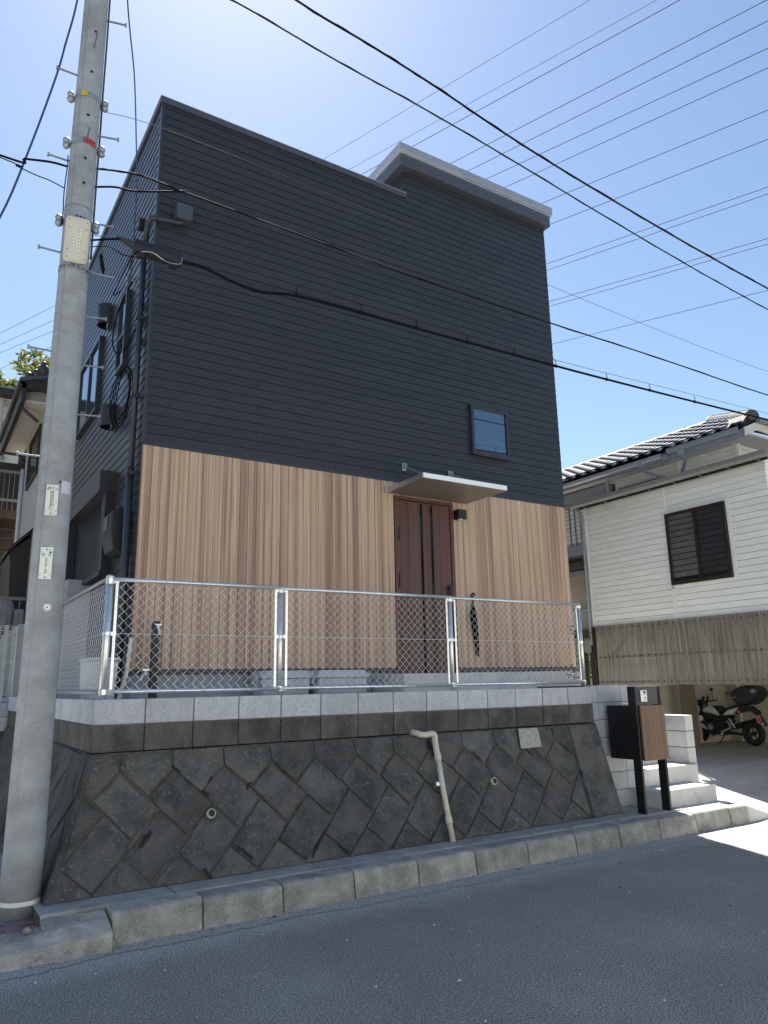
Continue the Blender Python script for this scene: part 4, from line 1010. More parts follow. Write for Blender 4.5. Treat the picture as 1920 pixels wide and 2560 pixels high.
for x, z in [(1.62, 3.88), (2.37, 3.89), (3.08, 3.895), (3.79, 3.90), (4.51, 3.915), (5.2, 3.92), (6.13, 3.94), (7.0, 3.965), (8.0, 3.99)]:
    MB().tube([(x, Y, z-.025), (x, Y-.012, z+.02), (x, Y, z+.09)], .005, 5).tube([(x-.02, Y, z), (x+.02, Y, z)], .019, 7).build('cable_clip', M['cable'], tagw)
cl = MB().prism([(.03, Y-.05, 3.845), (.03, Y+.05, 3.845), (.03, Y+.055, 3.90), (.03, Y+.04, 3.965), (.03, Y-.04, 3.965), (.03, Y-.055, 3.90)], (.42, 0, -.012)).build('splice_closure', M['blackp'], tagw, bevel=.008)
MB().tube([(-.12, Y, 3.95), (-.02, Y, 3.92), (.04, Y, 3.90)], [.010, .028, .036], 8).build('closure_cone', M['blackp'], tagw)
MB().box(.06, .12, Y-.03, Y+.03, 3.81, 3.845).build('closure_clip', M['blackp'], tagw); MB().box(.34, .42, Y-.03, Y+.03, 3.80, 3.835).build('closure_clip', M['blackp'], tagw)
MB().tube(smooth_path([(.08, Y-.06, 3.83), (.18, Y-.07, 3.85), (.30, Y-.07, 3.80), (.43, Y-.06, 3.82), (.45, Y-.05, 3.90)], 4), .003, 4).build('tie_wire', M['galv'], tagw)
cable('cable', [(-.33, Y+.1, 3.83), (-.18, Y, 3.83), (-.06, Y, 3.79), (.06, Y, 3.80)], .005, M['cable'], 'short slack wire from pole to the black splice box')
cable('cable', [(-.41, Y+.1, 8.4), (.3, Y, 7.78), (1.58, Y, 7.47), (2.54, Y, 7.37), (3.47, Y, 7.25), (4.59, Y, 7.06), (5.76, Y, 6.91), (7.6, Y, 6.73), (9.0, Y, 6.62), (10.47, Y, 6.53), (12.5, Y, 6.45), (15, Y-.2, 6.42), (20, Y-.4, 6.6), (26, Y-.6, 7.0)], .0135, M['cable'], 'upper thick twisted cable cutting across the sky', wrap=True)
cable('cable', [(-.41, Y+.1, 7.4), (.3, Y, 7.06), (.65, Y, 6.98), (.87, Y, 7.05), (2.14, Y, 6.92), (3.18, Y, 6.85), (4.56, Y, 6.71), (6.36, Y, 6.49), (8.19, Y, 6.29), (9.3, Y, 6.19), (10.36, Y, 6.11), (12.5, Y, 6.0), (15, Y-.2, 5.96), (20, Y-.4, 6.1), (26, Y-.6, 6.5)], .0095, M['cable'], 'thinner twisted cable just below the upper thick one', wrap=True)
cable('cable', [(-.45, 0, 9.0), (-.48, .35, 7.9), (-.53, .5, 6.92), (-.60, .5, 6.34), (-.66, .5, 5.9), (-.83, .5, 4.99), (-1.0, .5, 4.24), (-1.3, .5, 3.4)], .010, M['cableblue'], 'blue cable dropping leftwards behind the pole', 'service drop wires')
cable('cable', [(-.38, -.1, 8.9), (-.25, .0, 7.8), (-.14, .1, 6.95), (-.03, .4, 6.78), (.13, .8, 6.58), (.27, 1.2, 6.21), (.40, 1.6, 5.78), (.49, 2.0, 5.36), (.545, 2.3, 5.0)], .008, M['cableblue'], 'blue service drop falling from the pole top to the left house wall', 'service drop wires')
cable('cable', [(-.55, -.1, 4.55), (-.69, -.1, 4.54), (-.89, -.1, 4.49), (-1.07, -.1, 4.45), (-3, -.2, 4.5), (-14, -.6, 5.4)], .010, M['cable'], 'thick cable leaving the pole to the left frame edge', 'cables leaving the pole to the left')
cable('cable', [(-.56, -.1, 4.33), (-.68, -.1, 4.36), (-.79, -.1, 4.37), (-.95, -.1, 4.40), (-1.07, -.1, 4.43), (-3, -.2, 4.55), (-14, -.6, 5.6)], .005, M['cable'], 'thin wire with a small clamp leaving the pole to the left', 'cables leaving the pole to the left')
cable('cable', [(XL-.10, 2.30, 5.0), (.36, 1.9, 4.6), (.10, .9, 4.0), (.03, Y+.05, 3.84)], .006, M['cable'], 'dark drop wire from the splice box back to the house bracket', 'service drop wires')
# high power lines: parallel spans far overhead
C0 = Vector((-1.2629, -6.2854, .0836)); K = 1.9
lines = [((6.8, 9.2), (9.4, 1.9)), ((7.6, 9.2), (10.6, 1.2)), ((8.0, 9.2), (11.0, 1.0)), ((9.9, 7.5), (12.6, 0)), ((10.5, 7.5), (13.1, .3)), ((11.2, 7.4), (13.8, .7)), ((11.9, 7.4), (14.3, 1.1)), ((13.3, 7.5), (15.6, 1.8)), ((14.2, 8.3), (16.6, 2.4)), ((15.8, 9.8), (18.5, 3.5)), ((16.1, 10.1), (18.8, 3.7)), ((17.7, 11.7), (21, 5)), ((18, 11.9), (21.3, 5.2)), ((20.4, 14.3), (24.2, 6.9)), ((.4, 24.7), (1.8, 21.5)), ((.5, 25.8), (2.0, 22.6)), ((.6, 26.6), (2.1, 23.6)), ((1.6, 26.6), (2.25, 25.2))]
words = ['first', 'second', 'third', 'fourth', 'fifth', 'sixth', 'seventh', 'eighth', 'ninth', 'tenth', 'eleventh', 'twelfth', 'thirteenth', 'fourteenth']
for i, (a, b) in enumerate(lines):
    A = Vector((*a, 14)); B = Vector((*b, 14)); A = C0+(A-C0)*K; B = C0+(B-C0)*K
    d = B-A
    P0 = A-d*(1.3 if i < 14 else 3); P1 = B+d*(1.0 if i < 14 else .35)
    o = MB().tube([P0, P0.lerp(P1, .5), P1], .012 if i in (0, 1) else .019, 4).build('power_line', M['cablegrey'] if i in (0, 1) else M['cable'])
    lab = ('%s high power line counted from the top left of the sky' % words[i]) if i < 14 else ('%s thin power line from the top, left of the pole' % words[i-14])
    tag(o, lab, 'power line', 'parallel power lines high in the sky')

# ================================================================== WHITE NEIGHBOUR HOUSE (right)
XN = 9.5
nb = empty('white_house', (10.5, 2, -1.25)); tag(nb, 'white sided two-storey house with blue-black tiled roof on the right', 'house')
MB().box(XN+.021, 13.6, -.26, 3.36, 1.02, 3.40).build('wall', M['gutterbrown'], nb)
MB().box(10.52, 14.5, .78, 3.42, .8, 4.30).build('wall', M['gutterbrown'], nb); MB().box(11.23, 14.5, 3.43, 9.0, -1.3, 4.0).box(10.52, 14.5, 3.43, 9.0, 4.0, 4.3).build('wall', M['cream'], nb)
def wb(x, y0, y1, z0, z1, mat='whitesiding'):
    MB().prism([(x+a, y0, z) for a, z in ((-.013, z0), (-.002, z1), (.022, z1), (.022, z0))], (0, y1-y0, 0)).build('siding_board', M[mat], nb)
z = 1.03
while z < 3.3:
    z1 = min(z+.095, 3.33)
    for a, b in ((-.26, 1.56), (1.60, 3.36)): wb(XN, a, b, z, z1)
    z += .102
for k in range(24):
    z0 = 1.03+k*.102; MB().prism([(XN+.02, -.26+a, z) for a, z in ((-.010, z0), (-.002, z0+.0985), (.02, z0+.0985), (.02, z0))], (3.0, 0, 0)).build('siding_board', M['whitesiding'], nb)
MB().box(XN-.02, XN+.02, 1.561, 1.599, 1.03, 1.58).box(XN-.02, XN+.02, 1.561, 1.599, 2.86, 3.33).build('joint_trim', M['whitesiding'], nb)
MB().box(XN-.02, XN+.02, 3.361, 3.40, 1.03, 3.33).build('corner_trim', M['whitesiding'], nb)
# lower roof and its gutter
MB().prism([(XN-.16, -.42, 3.40), (10.6, -.42, 3.62), (10.6, -.42, 3.58), (XN-.16, -.42, 3.34)], (0, 3.95, 0)).build('lower_roof', M['guttergrey'], nb)
MB().box(XN-.10, XN-.06, -.36, 3.5, 3.29, 3.37).build('eave_board', M['bronze'], nb)
g = MB(); prf = [(-.02, .10), (-.022, .03), (.01, .0), (.06, .0), (.08, .03), (.08, .06), (.07, .06), (.068, .035), (.055, .012), (.015, .012), (-.01, .035), (-.01, .10)]
g.prism([(XN-.22+a, -.42, 3.31+b) for a, b in prf], (0, 3.98, 0)).build('gutter', M['gutterbrown'], nb)
for k in range(8): MB().tube([(XN-.19, -.25+k*.5, 3.30), (XN-.12, -.25+k*.5, 3.29), (XN-.04, -.25+k*.5, 3.33)], .008, 5).build('gutter_bracket', M['gutterbrown'], nb)
MB().tube([(XN-.15, 3.45, 3.31), (XN-.06, 3.44, 3.2), (XN-.045, 3.43, 3.05), (XN-.045, 3.43, .7)], .028, 10).build('downpipe', M['guttergrey'], nb, smooth=True)
MB().tube([(XN-.045, 3.43, .75), (XN-.045, 3.43, -1.2)], .024, 10).build('downpipe', M['bronze'], nb, smooth=True)
# window
wx = XN-.012; f = MB()
y0, y1, z0, z1 = .463, 1.575, 1.60, 2.82
f.box(wx-.05, wx+.02, y0, y1, z1-.05, z1).box(wx-.05, wx+.02, y0, y1, z0, z0+.06).box(wx-.05, wx+.02, y0, y0+.05, z0+.06, z1-.05).box(wx-.05, wx+.02, y1-.05, y1, z0+.06, z1-.05).box(wx-.045, wx+.02, .99, 1.045, z0+.06, z1-.05)
wn = f.build('window', M['bronze'], nb)
MB().box(wx-.015, wx-.010, y0+.05, .99, z0+.06, z1-.05).build('pane', M['darkglass'], wn); MB().box(wx-.025, wx-.020, 1.045, y1-.05, z0+.06, z1-.05).build('pane', M['darkglass'], wn)
for k in range(11):  # slats built to imitate the siding reflection in both panes
    zz = z0+.12+k*.098
    MB().prism([(wx-.034, 1.045, zz), (wx-.028, 1.045, zz+.084), (wx-.026, 1.045, zz+.084), (wx-.026, 1.045, zz)], (0, y1-.05-1.045, 0)).build('slat_or_reflection_strip', M['slat'], wn)
    MB().prism([(wx-.024, y0+.05, zz), (wx-.018, y0+.05, zz+.084), (wx-.016, y0+.05, zz+.084), (wx-.016, y0+.05, zz)], (0, .94-y0, 0)).build('slat_or_reflection_strip', M['slatdark'], wn)
MB().box(XN-.02, XN-.011, y0-.07, y0-.004, z0-.05, z1+.05).box(XN-.02, XN-.011, y0-.003, y1+.03, z1+.004, z1+.05).box(XN-.02, XN-.011, y0-.003, y1+.03, z0-.05, z0-.004).build('casing', M['whitesiding'], wn)
# upper storey boards
z = 3.45
while z < 4.25:
    wb(10.5, .76, 1.9, z, z+.098); wb(10.5, 1.94, 3.42 if z < 3.9 else 8.5, z, z+.098); z += .102
MB().box(10.47, 10.53, 1.901, 1.939, 3.45, 4.2).box(10.47, 10.53, .70, .759, 3.45, 4.2).build('corner_trim', M['whitesiding'], nb)
for k in range(8):
    z0 = 3.45+k*.102; MB().prism([(10.53, .76+a, z) for a, z in ((-.010, z0), (-.002, z0+.0985), (.03, z0+.0985), (.03, z0))], (3.0, 0, 0)).build('siding_board', M['whitesiding'], nb)
# upper eave: soffit, fascia, gutter, downpipes
MB().box(10.02, 10.52, .32, 9, 4.02, 4.06).box(10.52, 14, .32, .78, 4.02, 4.06).build('soffit', M['soffit'], nb)
MB().box(10.0, 10.03, .29, 9, 3.95, 4.09).build('fascia', M['guttergrey'], nb)
MB().prism([(10.0, .27, 3.95), (10.0, .27, 4.10), (10.34, .27, 4.24), (10.36, .27, 4.11)], (0, .03, 0)).prism([(10.36, .27, 4.11), (10.34, .27, 4.24), (13.5, .27, 4.14), (13.5, .27, 4.0)], (0, .03, 0)).build('barge_board', M['soffit'], nb)
MB().prism([(10.36, .20, 4.235), (10.36, .27, 4.235), (10.36, .27, 4.30), (10.36, .20, 4.30)], (3.2, 0, -.1)).build('gutter', M['gutterbrown'], nb)
MB().prism([(9.93+a*.9, .34, 4.03+b*.9) for a, b in prf], (0, 1.40, 0)).build('gutter', M['guttergrey'], nb)
MB().prism([(9.93+a*.9, 1.86, 3.98+b*.9) for a, b in prf], (0, 7, 0)).build('gutter', M['silverroof'], nb)
MB().box(9.92, 10.0, 1.74, 1.85, 3.92, 4.02).build('gutter_end', M['guttergrey'], nb)
MB().box(9.91, 10.0, 1.40, 1.52, 3.93, 4.04).box(9.91, 10.0, 2.28, 2.40, 3.93, 4.04).build('hopper', M['guttergrey'], nb, bevel=.01)
MB().tube([(9.96, 1.46, 3.94), (10.05, 1.46, 3.86), (10.35, 1.80, 3.66), (10.40, 1.84, 3.5)], .028, 8).tube([(9.96, 2.34, 3.94), (10.06, 2.34, 3.86), (10.30, 1.98, 3.66), (10.38, 1.88, 3.60)], .026, 8).box(10.36, 10.45, 1.80, 1.92, 3.48, 3.60).build('downpipe', M['guttergrey'], nb)
MB().box(9.95, 9.99, 3.15, 3.19, 3.55, 4.02).box(9.9, 10.0, 2.95, 3.3, 4.02, 4.05).build('roof_strut', M['silverroof'], nb)
MB().box(10.40, 10.5, 2.2, 3.3, 3.50, 3.80).build('shutter_case', M['guttergrey'], nb); MB().box(10.38, 10.5, 3.5, 6.5, 3.80, 3.96).build('shutter_case', M['guttergrey'], nb)
for k in range(5): MB().box(10.385, 10.40, 2.24, 3.26, 3.54+k*.05, 3.575+k*.05).build('slat_or_reflection_strip', M['bronze'], nb)
# tiled hip roof
EX, EZ, RX, RZ, HY = 9.90, 4.10, 11.8, 5.02, .30
slope = Vector((RX-EX, 0, RZ-EZ)); SL = slope.length; sd = slope.normalized(); up_n = Vector((-sd.z, 0, sd.x))
MB().quad((EX, HY, EZ+.03), (RX, 2.0, RZ+.03), (RX, 9, RZ-.02), (EX, 9, EZ-.02)).quad((EX, HY, EZ+.06), (13.8, HY, EZ+.06), (RX, 2.0, RZ+.03)).quad((13.8, HY, EZ-.02), (13.8, 9, EZ-.02), (RX, 9, RZ-.02), (RX, 2.0, RZ-.02)).build('roof_deck', M['tile'], nb)
tw, tl = .265, .30
t = MB(); n = 10; prof_t = [(-tw/2+tw*k/n, .030*math.cos(2*pi*(k/n-.28))*(1.25 if k/n < .56 else .8)) for k in range(n+1)]
for u in (0, tl):
    for y, h in prof_t: t.v.append(tuple(sd*u+Vector((0, y, 0))+up_n*(h+.03+(.025 if u == 0 else 0))))
for y, h in prof_t: t.v.append(tuple(sd*0+Vector((0, y, 0))+up_n*(h+.03)))
for k in range(n): t.f += [(k, k+1, n+2+k, n+1+k), (2*(n+1)+k, 2*(n+1)+k+1, k+1, k)]
tme = t.mesh('roof_tile', M['tile'], smooth=True)
rows = int(SL/.262)
for r in range(rows):
    base = Vector((EX, 0, EZ))+sd*(r*.262)
    ymin = HY+(base.x-EX)*((2.0-HY)/(RX-EX))
    for c in range(27):
        y = HY+.15+c*tw
        if y < ymin: continue
        inst('roof_tile', tme, nb, base+Vector((0, y, 0)), (random.uniform(-.01, .01), 0, random.uniform(-.012, .012)))
cap = MB(); n = 8
for u, rr in ((0, .095), (.20, .082)):
    for k in range(n+1): a = pi*k/n; cap.v.append((u, rr*cos(a), rr*sin(a)))
for k in range(n): cap.f.append((k, k+1, n+2+k, n+1+k))
cap.f.append(tuple(range(n+1)))
cme = cap.mesh('ridge_tile', M['tilegreen'], smooth=True)
hd = Vector((RX-EX-.4, 2.0-HY, RZ-4.30)); hl = hd.length; hdn = hd.normalized()
for k in range(int(hl/.105)):
    p = Vector((EX+.4, HY, 4.33))+hdn*(k*.105); inst('ridge_tile', cme, nb, p, (0, -math.asin(hdn.z), math.atan2(hdn.y, hdn.x)), (1, 1.3, 1.45))
for k in range(22): inst('ridge_tile', cme, nb, (RX, 2.0+k*.3, RZ+.02), (0, 0, pi/2), (1.5, .8, .8))
MB().tube([(EX+.38, HY-.02, 4.37), (EX+.46, HY+.04, 4.38)], .085, 14).build('ridge_end_tile', M['tilegreen'], nb)
MB().prism([(9.93, .32, 4.11), (10.33, .32, 4.247), (10.55, .32, 4.243), (10.50, .32, 4.44), (10.25, .32, 4.40)], (0, .35, 0)).build('verge_tile', M['tyre'], nb)
# balcony and the part behind
MB().box(10.55, 11.2, 3.5, 7.5, 2.66, 2.88).build('balcony_floor', M['guttergrey'], nb)
MB().box(10.60, 10.64, 3.5, 7.5, 2.88, 3.72).build('balcony_screen', M['whitesiding'], nb)
for k in range(24): MB().box(10.575, 10.60, 3.6+k*.15, 3.622+k*.15, 2.88, 3.74).build('baluster', M['guttergrey'], nb)
for k in range(9): MB().box(10.585, 10.598, 3.5, 7.2, 2.93+k*.09, 2.937+k*.09).build('screen_wire', M['guttergrey'], nb)
MB().box(10.56, 10.62, 3.45, 7.5, 3.74, 3.80).build('handrail', M['silverroof'], nb)
MB().prism([(10.55, 3.5, 2.30), (11.2, 3.5, 2.45), (11.2, 3.5, 2.5), (10.55, 3.5, 2.36)], (0, 4, 0)).build('awning', M['bronze'], nb)
MB().box(10.52, 10.60, 3.45, 7.5, 2.22, 2.32).build('gutter', M['guttergrey'], nb)
z = .45
while z < 1.60: MB().prism([(11.2+a, 3.4, zz) for a, zz in ((-.02, z), (-.004, z+.045), (.02, z+.047), (.02, z))], (0, 3.2, 0)).build('shutter_slat', M['whitesiding'], nb); z += .05
z = 1.62
while z < 2.3: wb(11.2, 3.4, 6.6, z, z+.148, 'cream'); z += .15
z = -1.2
while z < .3: wb(11.2, 3.4, 6.6, z, z+.098, 'whitesiding'); z += .102
# corrugated sheet skirt hanging below the overhang
cs = empty('corrugated_screen', (XN-.06, 1.5, -.03)); tag(cs, 'dirty brownish corrugated plastic screen hanging above the carport opening', 'screen')
m = MB(); y = -.9; nn = 0; step = .0036*2
ys = []
while y < 3.34: ys.append(y); y += step
for zz in (1.04, .70, .35, -.03):
    for yy in ys: m.v.append((XN-.055+.012*sin(2*pi*yy/.042)-.0*zz+(.004*sin(yy*5+zz*3)), yy, zz+(.006*sin(yy*9) if zz < 0 else 0)))
k = len(ys)
for r in range(3):
    for i in range(k-1): m.f.append((r*k+i, r*k+i+1, (r+1)*k+i+1, (r+1)*k+i))
m.build('corrugated_sheet', M['sheet'], cs, smooth=True)
for zz in (.975, .47, .03): MB().box(XN-.04, XN-.005, -.9, 3.32, zz-.02, zz+.02).build('batten', M['darkwood'], cs)
sc2 = MB()
for zz in (.975, .47, .03):
    for i in range(30): yy = 3.25-i*.135+random.uniform(-.02, .02); sc2.tube([(XN-.075, yy, zz), (XN-.06, yy, zz)], .011, 6)
tag(sc2.build('screws', M['ink'], cs), kind='stuff')
MB().tube([(XN+.05, 3.1, .40), (XN+.05, 2.6, .95)], .05, 4).build('brace', M['darkwood'], cs); MB().tube([(XN+.05, 1.1, .40), (XN+.05, 1.65, .95)], .05, 4).build('brace', M['darkwood'], cs)
MB().box(XN-.09, XN-.01, 3.33, 3.37, -.05, 1.03).build('edge_post', M['bronze'], cs)
# carport behind
cp = empty('carport', (12, 2, -1.25)); tag(cp, 'shaded carport under the white house with cream back wall', 'carport')
MB().box(13.4, 13.6, -3, 5.6, -1.4, 1.02).box(9.6, 13.5, 5.2, 5.4, -1.4, 1.02).build('back_wall', M['cream'], cp)
MB().box(9.55, 13.6, -.26, 5.4, .96, 1.015).build('ceiling', M['darkwood'], cp)
MB().box(9.6, 13.7, -3.0, -.3, 1.0, 1.3).build('ceiling', M['cream'], cp)
for k in range(6): MB().box(13.385, 13.40, -3, 5.2, -.35+k*.12, -.34+k*.12+.07).build('wall_board', M['cream'], cp)
MB().box(13.37, 13.40, -3, 5.2, -.30, -.27).build('wall_rail', M['gutterbrown'], cp)
MB().tube([(13.3, 3.1, .9), (13.3, 3.1, -1.2)], .035, 10).build('pipe', M['pvc'], cp)
MB().tube([(13.34, 3.0, .9), (13.34, 2.75, .9), (13.34, 2.75, -.25), (13.34, 4.2, -.25)], .014, 6).build('conduit', M['gutterbrown'], cp)
MB().box(11.5, 11.72, 2.97, 3.17, -1.3, .95).build('post', M['brownpost'], cp)
MB().box(13.0, 13.2, 3.50, 3.66, -1.3, .95).build('post', M['bronze'], cp)
MB().box(11.3, 11.5, 4.1, 4.6, -1.25, .2).build('storage_panel', M['bronze'], cp)
MB().tube([(12.9, 4.05, -1.25), (12.95, 3.95, .1)], .02, 6).tube([(12.9, 4.3, -1.25), (12.95, 4.0, -.1)], .02, 6).build('broom', M['darkwood'], cp)
for (x, y, ww, hh, lab) in [(9.86, 4.0, .10, .58, 'dark weathered wooden stake beside the new house, left one'), (10.07, 4.0, .055, .60, 'thin dark wooden stake beside the downpipe, right one')]:
    o = MB().box(x-ww/2, x+ww/2, y-.04, y+.04, -1.25, hh).build('wooden_stake', M['darkwood'], None, bevel=.006); tag(o, lab, 'stake', 'wooden stakes between the houses')

# ================================================================== MOTORCYCLE
BX = 12.5
bk = empty('motorcycle', (BX, 2.95, -1.21)); tag(bk, 'small white and black motorcycle with a top box parked in the carport', 'motorcycle')
def Bp(a, b):                                                  # side-view sketch units to metres
    y = 2.36+(1450-a)*.001475; z = -1.0+((1160-(1450-a)*.094)-b)*.00125; return y, z
def poly(name, pts, x0, x1, mat, bev=.01, parent=bk):
    return MB().prism([(x0, *Bp(a, b)) for a, b in pts], (x1-x0, 0, 0)).build(name, mat, parent, bevel=bev)
for (y, wd) in ((2.36, .062), (3.54, .055)):
    zc = -1.21+.228+.0
    wh = MB().ring((BX, y, zc), (1, 0, 0), .172, (.056, wd), 32, 10).build('wheel', M['tyre'], bk, smooth=True)
    rim = MB().ring((BX, y, zc), (1, 0, 0), .122, (.014, .045), 28, 6).tube([(BX-.05, y, zc), (BX+.05, y, zc)], .035, 12)
    for k in range(5):
        a = 2*pi*k/5+.3; rim.tube([(BX-.02, y, zc), (BX-.02, y+.12*cos(a), zc+.12*sin(a))], .012, 5)
    rim.build('rim', M['engine'], wh)
for sx in (-.075, .075): MB().tube([(BX+sx, 3.54, -.98), (BX+sx, 3.40, -.60), (BX+sx, 3.30, -.30)], .020, 8).build('fork', M['engine'], bk, smooth=True)
poly('front_fender', [(550, 945), (650, 925), (760, 960), (808, 1060), (720, 1015), (665, 1000), (632, 1120), (600, 1050), (552, 1015)], BX-.07, BX+.07, M['bikewhite'])
poly('fuel_tank', [(775, 735), (860, 690), (950, 700), (985, 745), (1040, 845), (1000, 850), (900, 805), (780, 785)], BX-.12, BX+.12, M['bikewhite'], .03)
poly('shroud', [(660, 860), (720, 820), (795, 830), (795, 905), (730, 925)], BX-.17, BX+.17, M['bikewhite'], .015)
poly('headlight_cowl', [(600, 862), (622, 785), (720, 715), (745, 745), (675, 820), (655, 862)], BX-.10, BX+.10, M['bikewhite'], .02)
poly('cowl_side', [(670, 820), (770, 780), (900, 805), (1010, 850), (1180, 860), (1130, 930), (990, 900), (800, 910), (800, 830)], BX-.13, BX+.13, M['seat'], .01)
poly('engine', [(820, 910), (1040, 910), (1180, 930), (1080, 1080), (1040, 1160), (900, 1150), (850, 1080)], BX-.14, BX+.14, M['engine'], .02)
poly('seat', [(930, 690), (1000, 700), (1060, 745), (1180, 735), (1310, 695), (1330, 740), (1180, 775), (1080, 815), (1045, 845), (985, 745)], BX-.12, BX+.12, M['seat'], .02)
poly('tail_panel', [(1065, 852), (1170, 772), (1310, 745), (1230, 845)], BX-.115, BX+.115, M['bikewhite'], .012)
poly('tail', [(1310, 700), (1480, 745), (1580, 845), (1560, 860), (1440, 810), (1290, 830), (1240, 850)], BX-.06, BX+.06, M['seat'], .01)
poly('swingarm', [(1040, 1090), (1200, 1100), (1450, 1150), (1450, 1185), (1190, 1150), (1040, 1140)], BX-.10, BX-.06, M['engine'], .008)
poly('rear_fender', [(1210, 1000), (1320, 960), (1400, 945), (1405, 955), (1330, 985), (1300, 1040), (1230, 1040)], BX-.05, BX+.05, M['seat'], .005)
poly('plate_holder', [(1440, 800), (1520, 880), (1600, 1040), (1640, 1050), (1640, 1020), (1560, 850), (1480, 780)], BX-.03, BX+.03, M['seat'], .004)
poly('heel_guard', [(1145, 940), (1165, 930), (1215, 1010), (1200, 1060), (1080, 1100), (1080, 1145), (960, 1160), (950, 1145), (1050, 1130), (1060, 1080), (1180, 1040), (1185, 1010)], BX-.16, BX-.145, M['alu'], .003)
tb = poly('top_box', [(1255, 590), (1268, 505), (1340, 455), (1490, 432), (1600, 460), (1655, 540), (1642, 600), (1570, 680), (1480, 728), (1330, 700), (1290, 650)], BX-.19, BX+.19, M['blackp'], .03)
poly('badge', [(1275, 588), (1340, 590), (1340, 602), (1275, 600)], BX-.196, BX-.191, M['greyplastic'], 0, tb)
poly('reflector', [(1545, 515), (1610, 490), (1640, 535), (1580, 560)], BX-.196, BX-.191, M['boxgrey'], 0, tb)
np_ = poly('number_plate', [(1535, 905), (1600, 880), (1625, 960), (1560, 985)], BX-.10, BX-.095, M['pink'], 0)
py, pz = Bp(1578, 962)
text_mb('1584', .055, (BX-.101, py+.0, pz), (0, -1, .25), (0, .0, 1), (-1, 0, 0), .002).build('plate_text', M['ink'], np_)
poly('warning_mark', [(1600, 1025), (1612, 980), (1630, 1028)], BX-.06, BX-.055, M['white'], 0)
poly('turn_signal', [(1305, 800), (1345, 795), (1340, 830), (1310, 828)], BX-.15, BX-.10, M['orange'], .006)
poly('headlight', [(640, 660), (700, 610), (720, 690), (650, 720)], BX-.08, BX+.08, M['darkglass'], .02)
y0, z0 = Bp(760, 620); MB().tube([(BX-.33, y0-.10, z0+.03), (BX-.12, y0, z0), (BX+.12, y0, z0), (BX+.33, y0-.10, z0+.03)], .014, 8).ball((BX-.05, y0+.03, z0-.02), .07, 8, 6).tube([(BX, y0, z0), (BX, 3.36, -.45)], .03, 8).build('handlebar', M['black'], bk)
for sx in (-.25, .25): MB().tube([(BX+sx, y0-.06, z0+.02), (BX+sx*1.2, y0-.02, z0+.22)], .006, 5).ball((BX+sx*1.2, y0-.02, z0+.24), .05, 8, 6, (1.2, .3, .7)).build('mirror', M['black'], bk)
MB().tube([(BX-.10, *Bp(1090, 1130)), (BX-.20, *Bp(1020, 1290))], .012, 6).build('kickstand', M['engine'], bk)
MB().tube([(BX-.085, 3.54, -.98), (BX-.09, 3.54, -.98)], .11, 20).build('brake_disc', M['alu'], bk)
MB().tube(smooth_path([(BX-.12, *Bp(740, 640)), (BX-.14, *Bp(700, 740)), (BX-.10, *Bp(660, 900))], 4), .006, 5).build('brake_cable', M['cable'], bk)
MB().tube(smooth_path([(BX-.10, *Bp(800, 650)), (BX-.15, *Bp(790, 760)), (BX-.12, *Bp(830, 930))], 4), .006, 5).build('clutch_cable', M['cable'], bk)
MB().tube([(BX-.15, *Bp(900, 1010)), (BX-.135, *Bp(900, 1010))], .06, 16).build('engine_cover', M['galvdull'], bk)
for q_ in range(5): poly('cooling_fin', [(835, 925+q_*16), (960, 925+q_*16), (960, 932+q_*16), (835, 932+q_*16)], BX-.15, BX+.15, M['engine'], 0)
MB().tube([(BX-.13, *Bp(1180, 900)), (BX-.11, *Bp(1240, 1050))], .022, 8).build('shock_absorber', M['galvdull'], bk)
MB().tube([(BX+.1, 2.95, -.9), (BX+.12, 2.6, -.85), (BX+.14, 2.3, -.7)], .045, 8).build('exhaust', M['engine'], bk)

# ================================================================== LEFT BACKGROUND
# neighbour's block wall with white mesh fence
nw = empty('block_wall', (-1, 6, -1.4)); tag(nw, 'neighbour block wall under the white mesh fence left of the pole', 'block wall')
MB().box(-3, .3, 6.02, 6.2, -1.9, -.09).build('mortar_core', M['mortarl'], nw)
for r in range(2):
    for k in range(8): MB().box(-.398-.4*k+.4, -.002-.4*k+.4, 6.0, 6.1, -.29-.2*r+.004, -.09-.2*r-.002).build('wall_block', M['block'], nw, bevel=.004)
for r in range(5):
    for k in range(8):
        o = (.2 if r % 2 else 0); MB().stone([(.4-.4*k-o-.195, 6.02, -.5-.3*r-.29), (.4-.4*k-o+.195, 6.02, -.5-.3*r-.29), (.4-.4*k-o+.195, 6.02, -.5-.3*r), (.4-.4*k-o-.195, 6.02, -.5-.3*r)], Vector((0, -1, 0)), .03, .012).build('stone', M['stone'], nw)
mf = empty('mesh_fence', (-1, 6.1, -.09)); tag(mf, 'white welded wire mesh fence on the neighbour wall left of the pole', 'fence')
for x in (-.09, -2.09): MB().box(x-.025, x+.025, 6.06, 6.11, -.09, 1.03).build('post', M['greyplastic'], mf)
wm = MB()
for k in range(34): x = .05-k*.075; wm.tube([(x, 6.10, -.02), (x, 6.10, 1.02)], .004, 4)
for z in (1.02, 1.0, .95, .77, .52, .27, .05, .02, -.02): wm.tube([(.06, 6.105, z), (-2.5, 6.105, z)], .004, 4)
tag(wm.build('wire_mesh', M['white'], mf), kind='stuff')
wm = MB()
for z in (1.02, .95, .77, .52, .27, .05): wm.tube([(.06, 6.1, z), (.06, 8.6, z)], .004, 4)
for k in range(18): wm.tube([(.06, 6.1+k*.14, 0), (.06, 6.1+k*.14, 1.02)], .004, 4)
tag(wm.build('wire_mesh', M['white'], mf), kind='stuff')
MB().box(.07, .18, 6.2, 6.25, -.02, 1.06).build('end_panel', M['greyplastic'], mf)
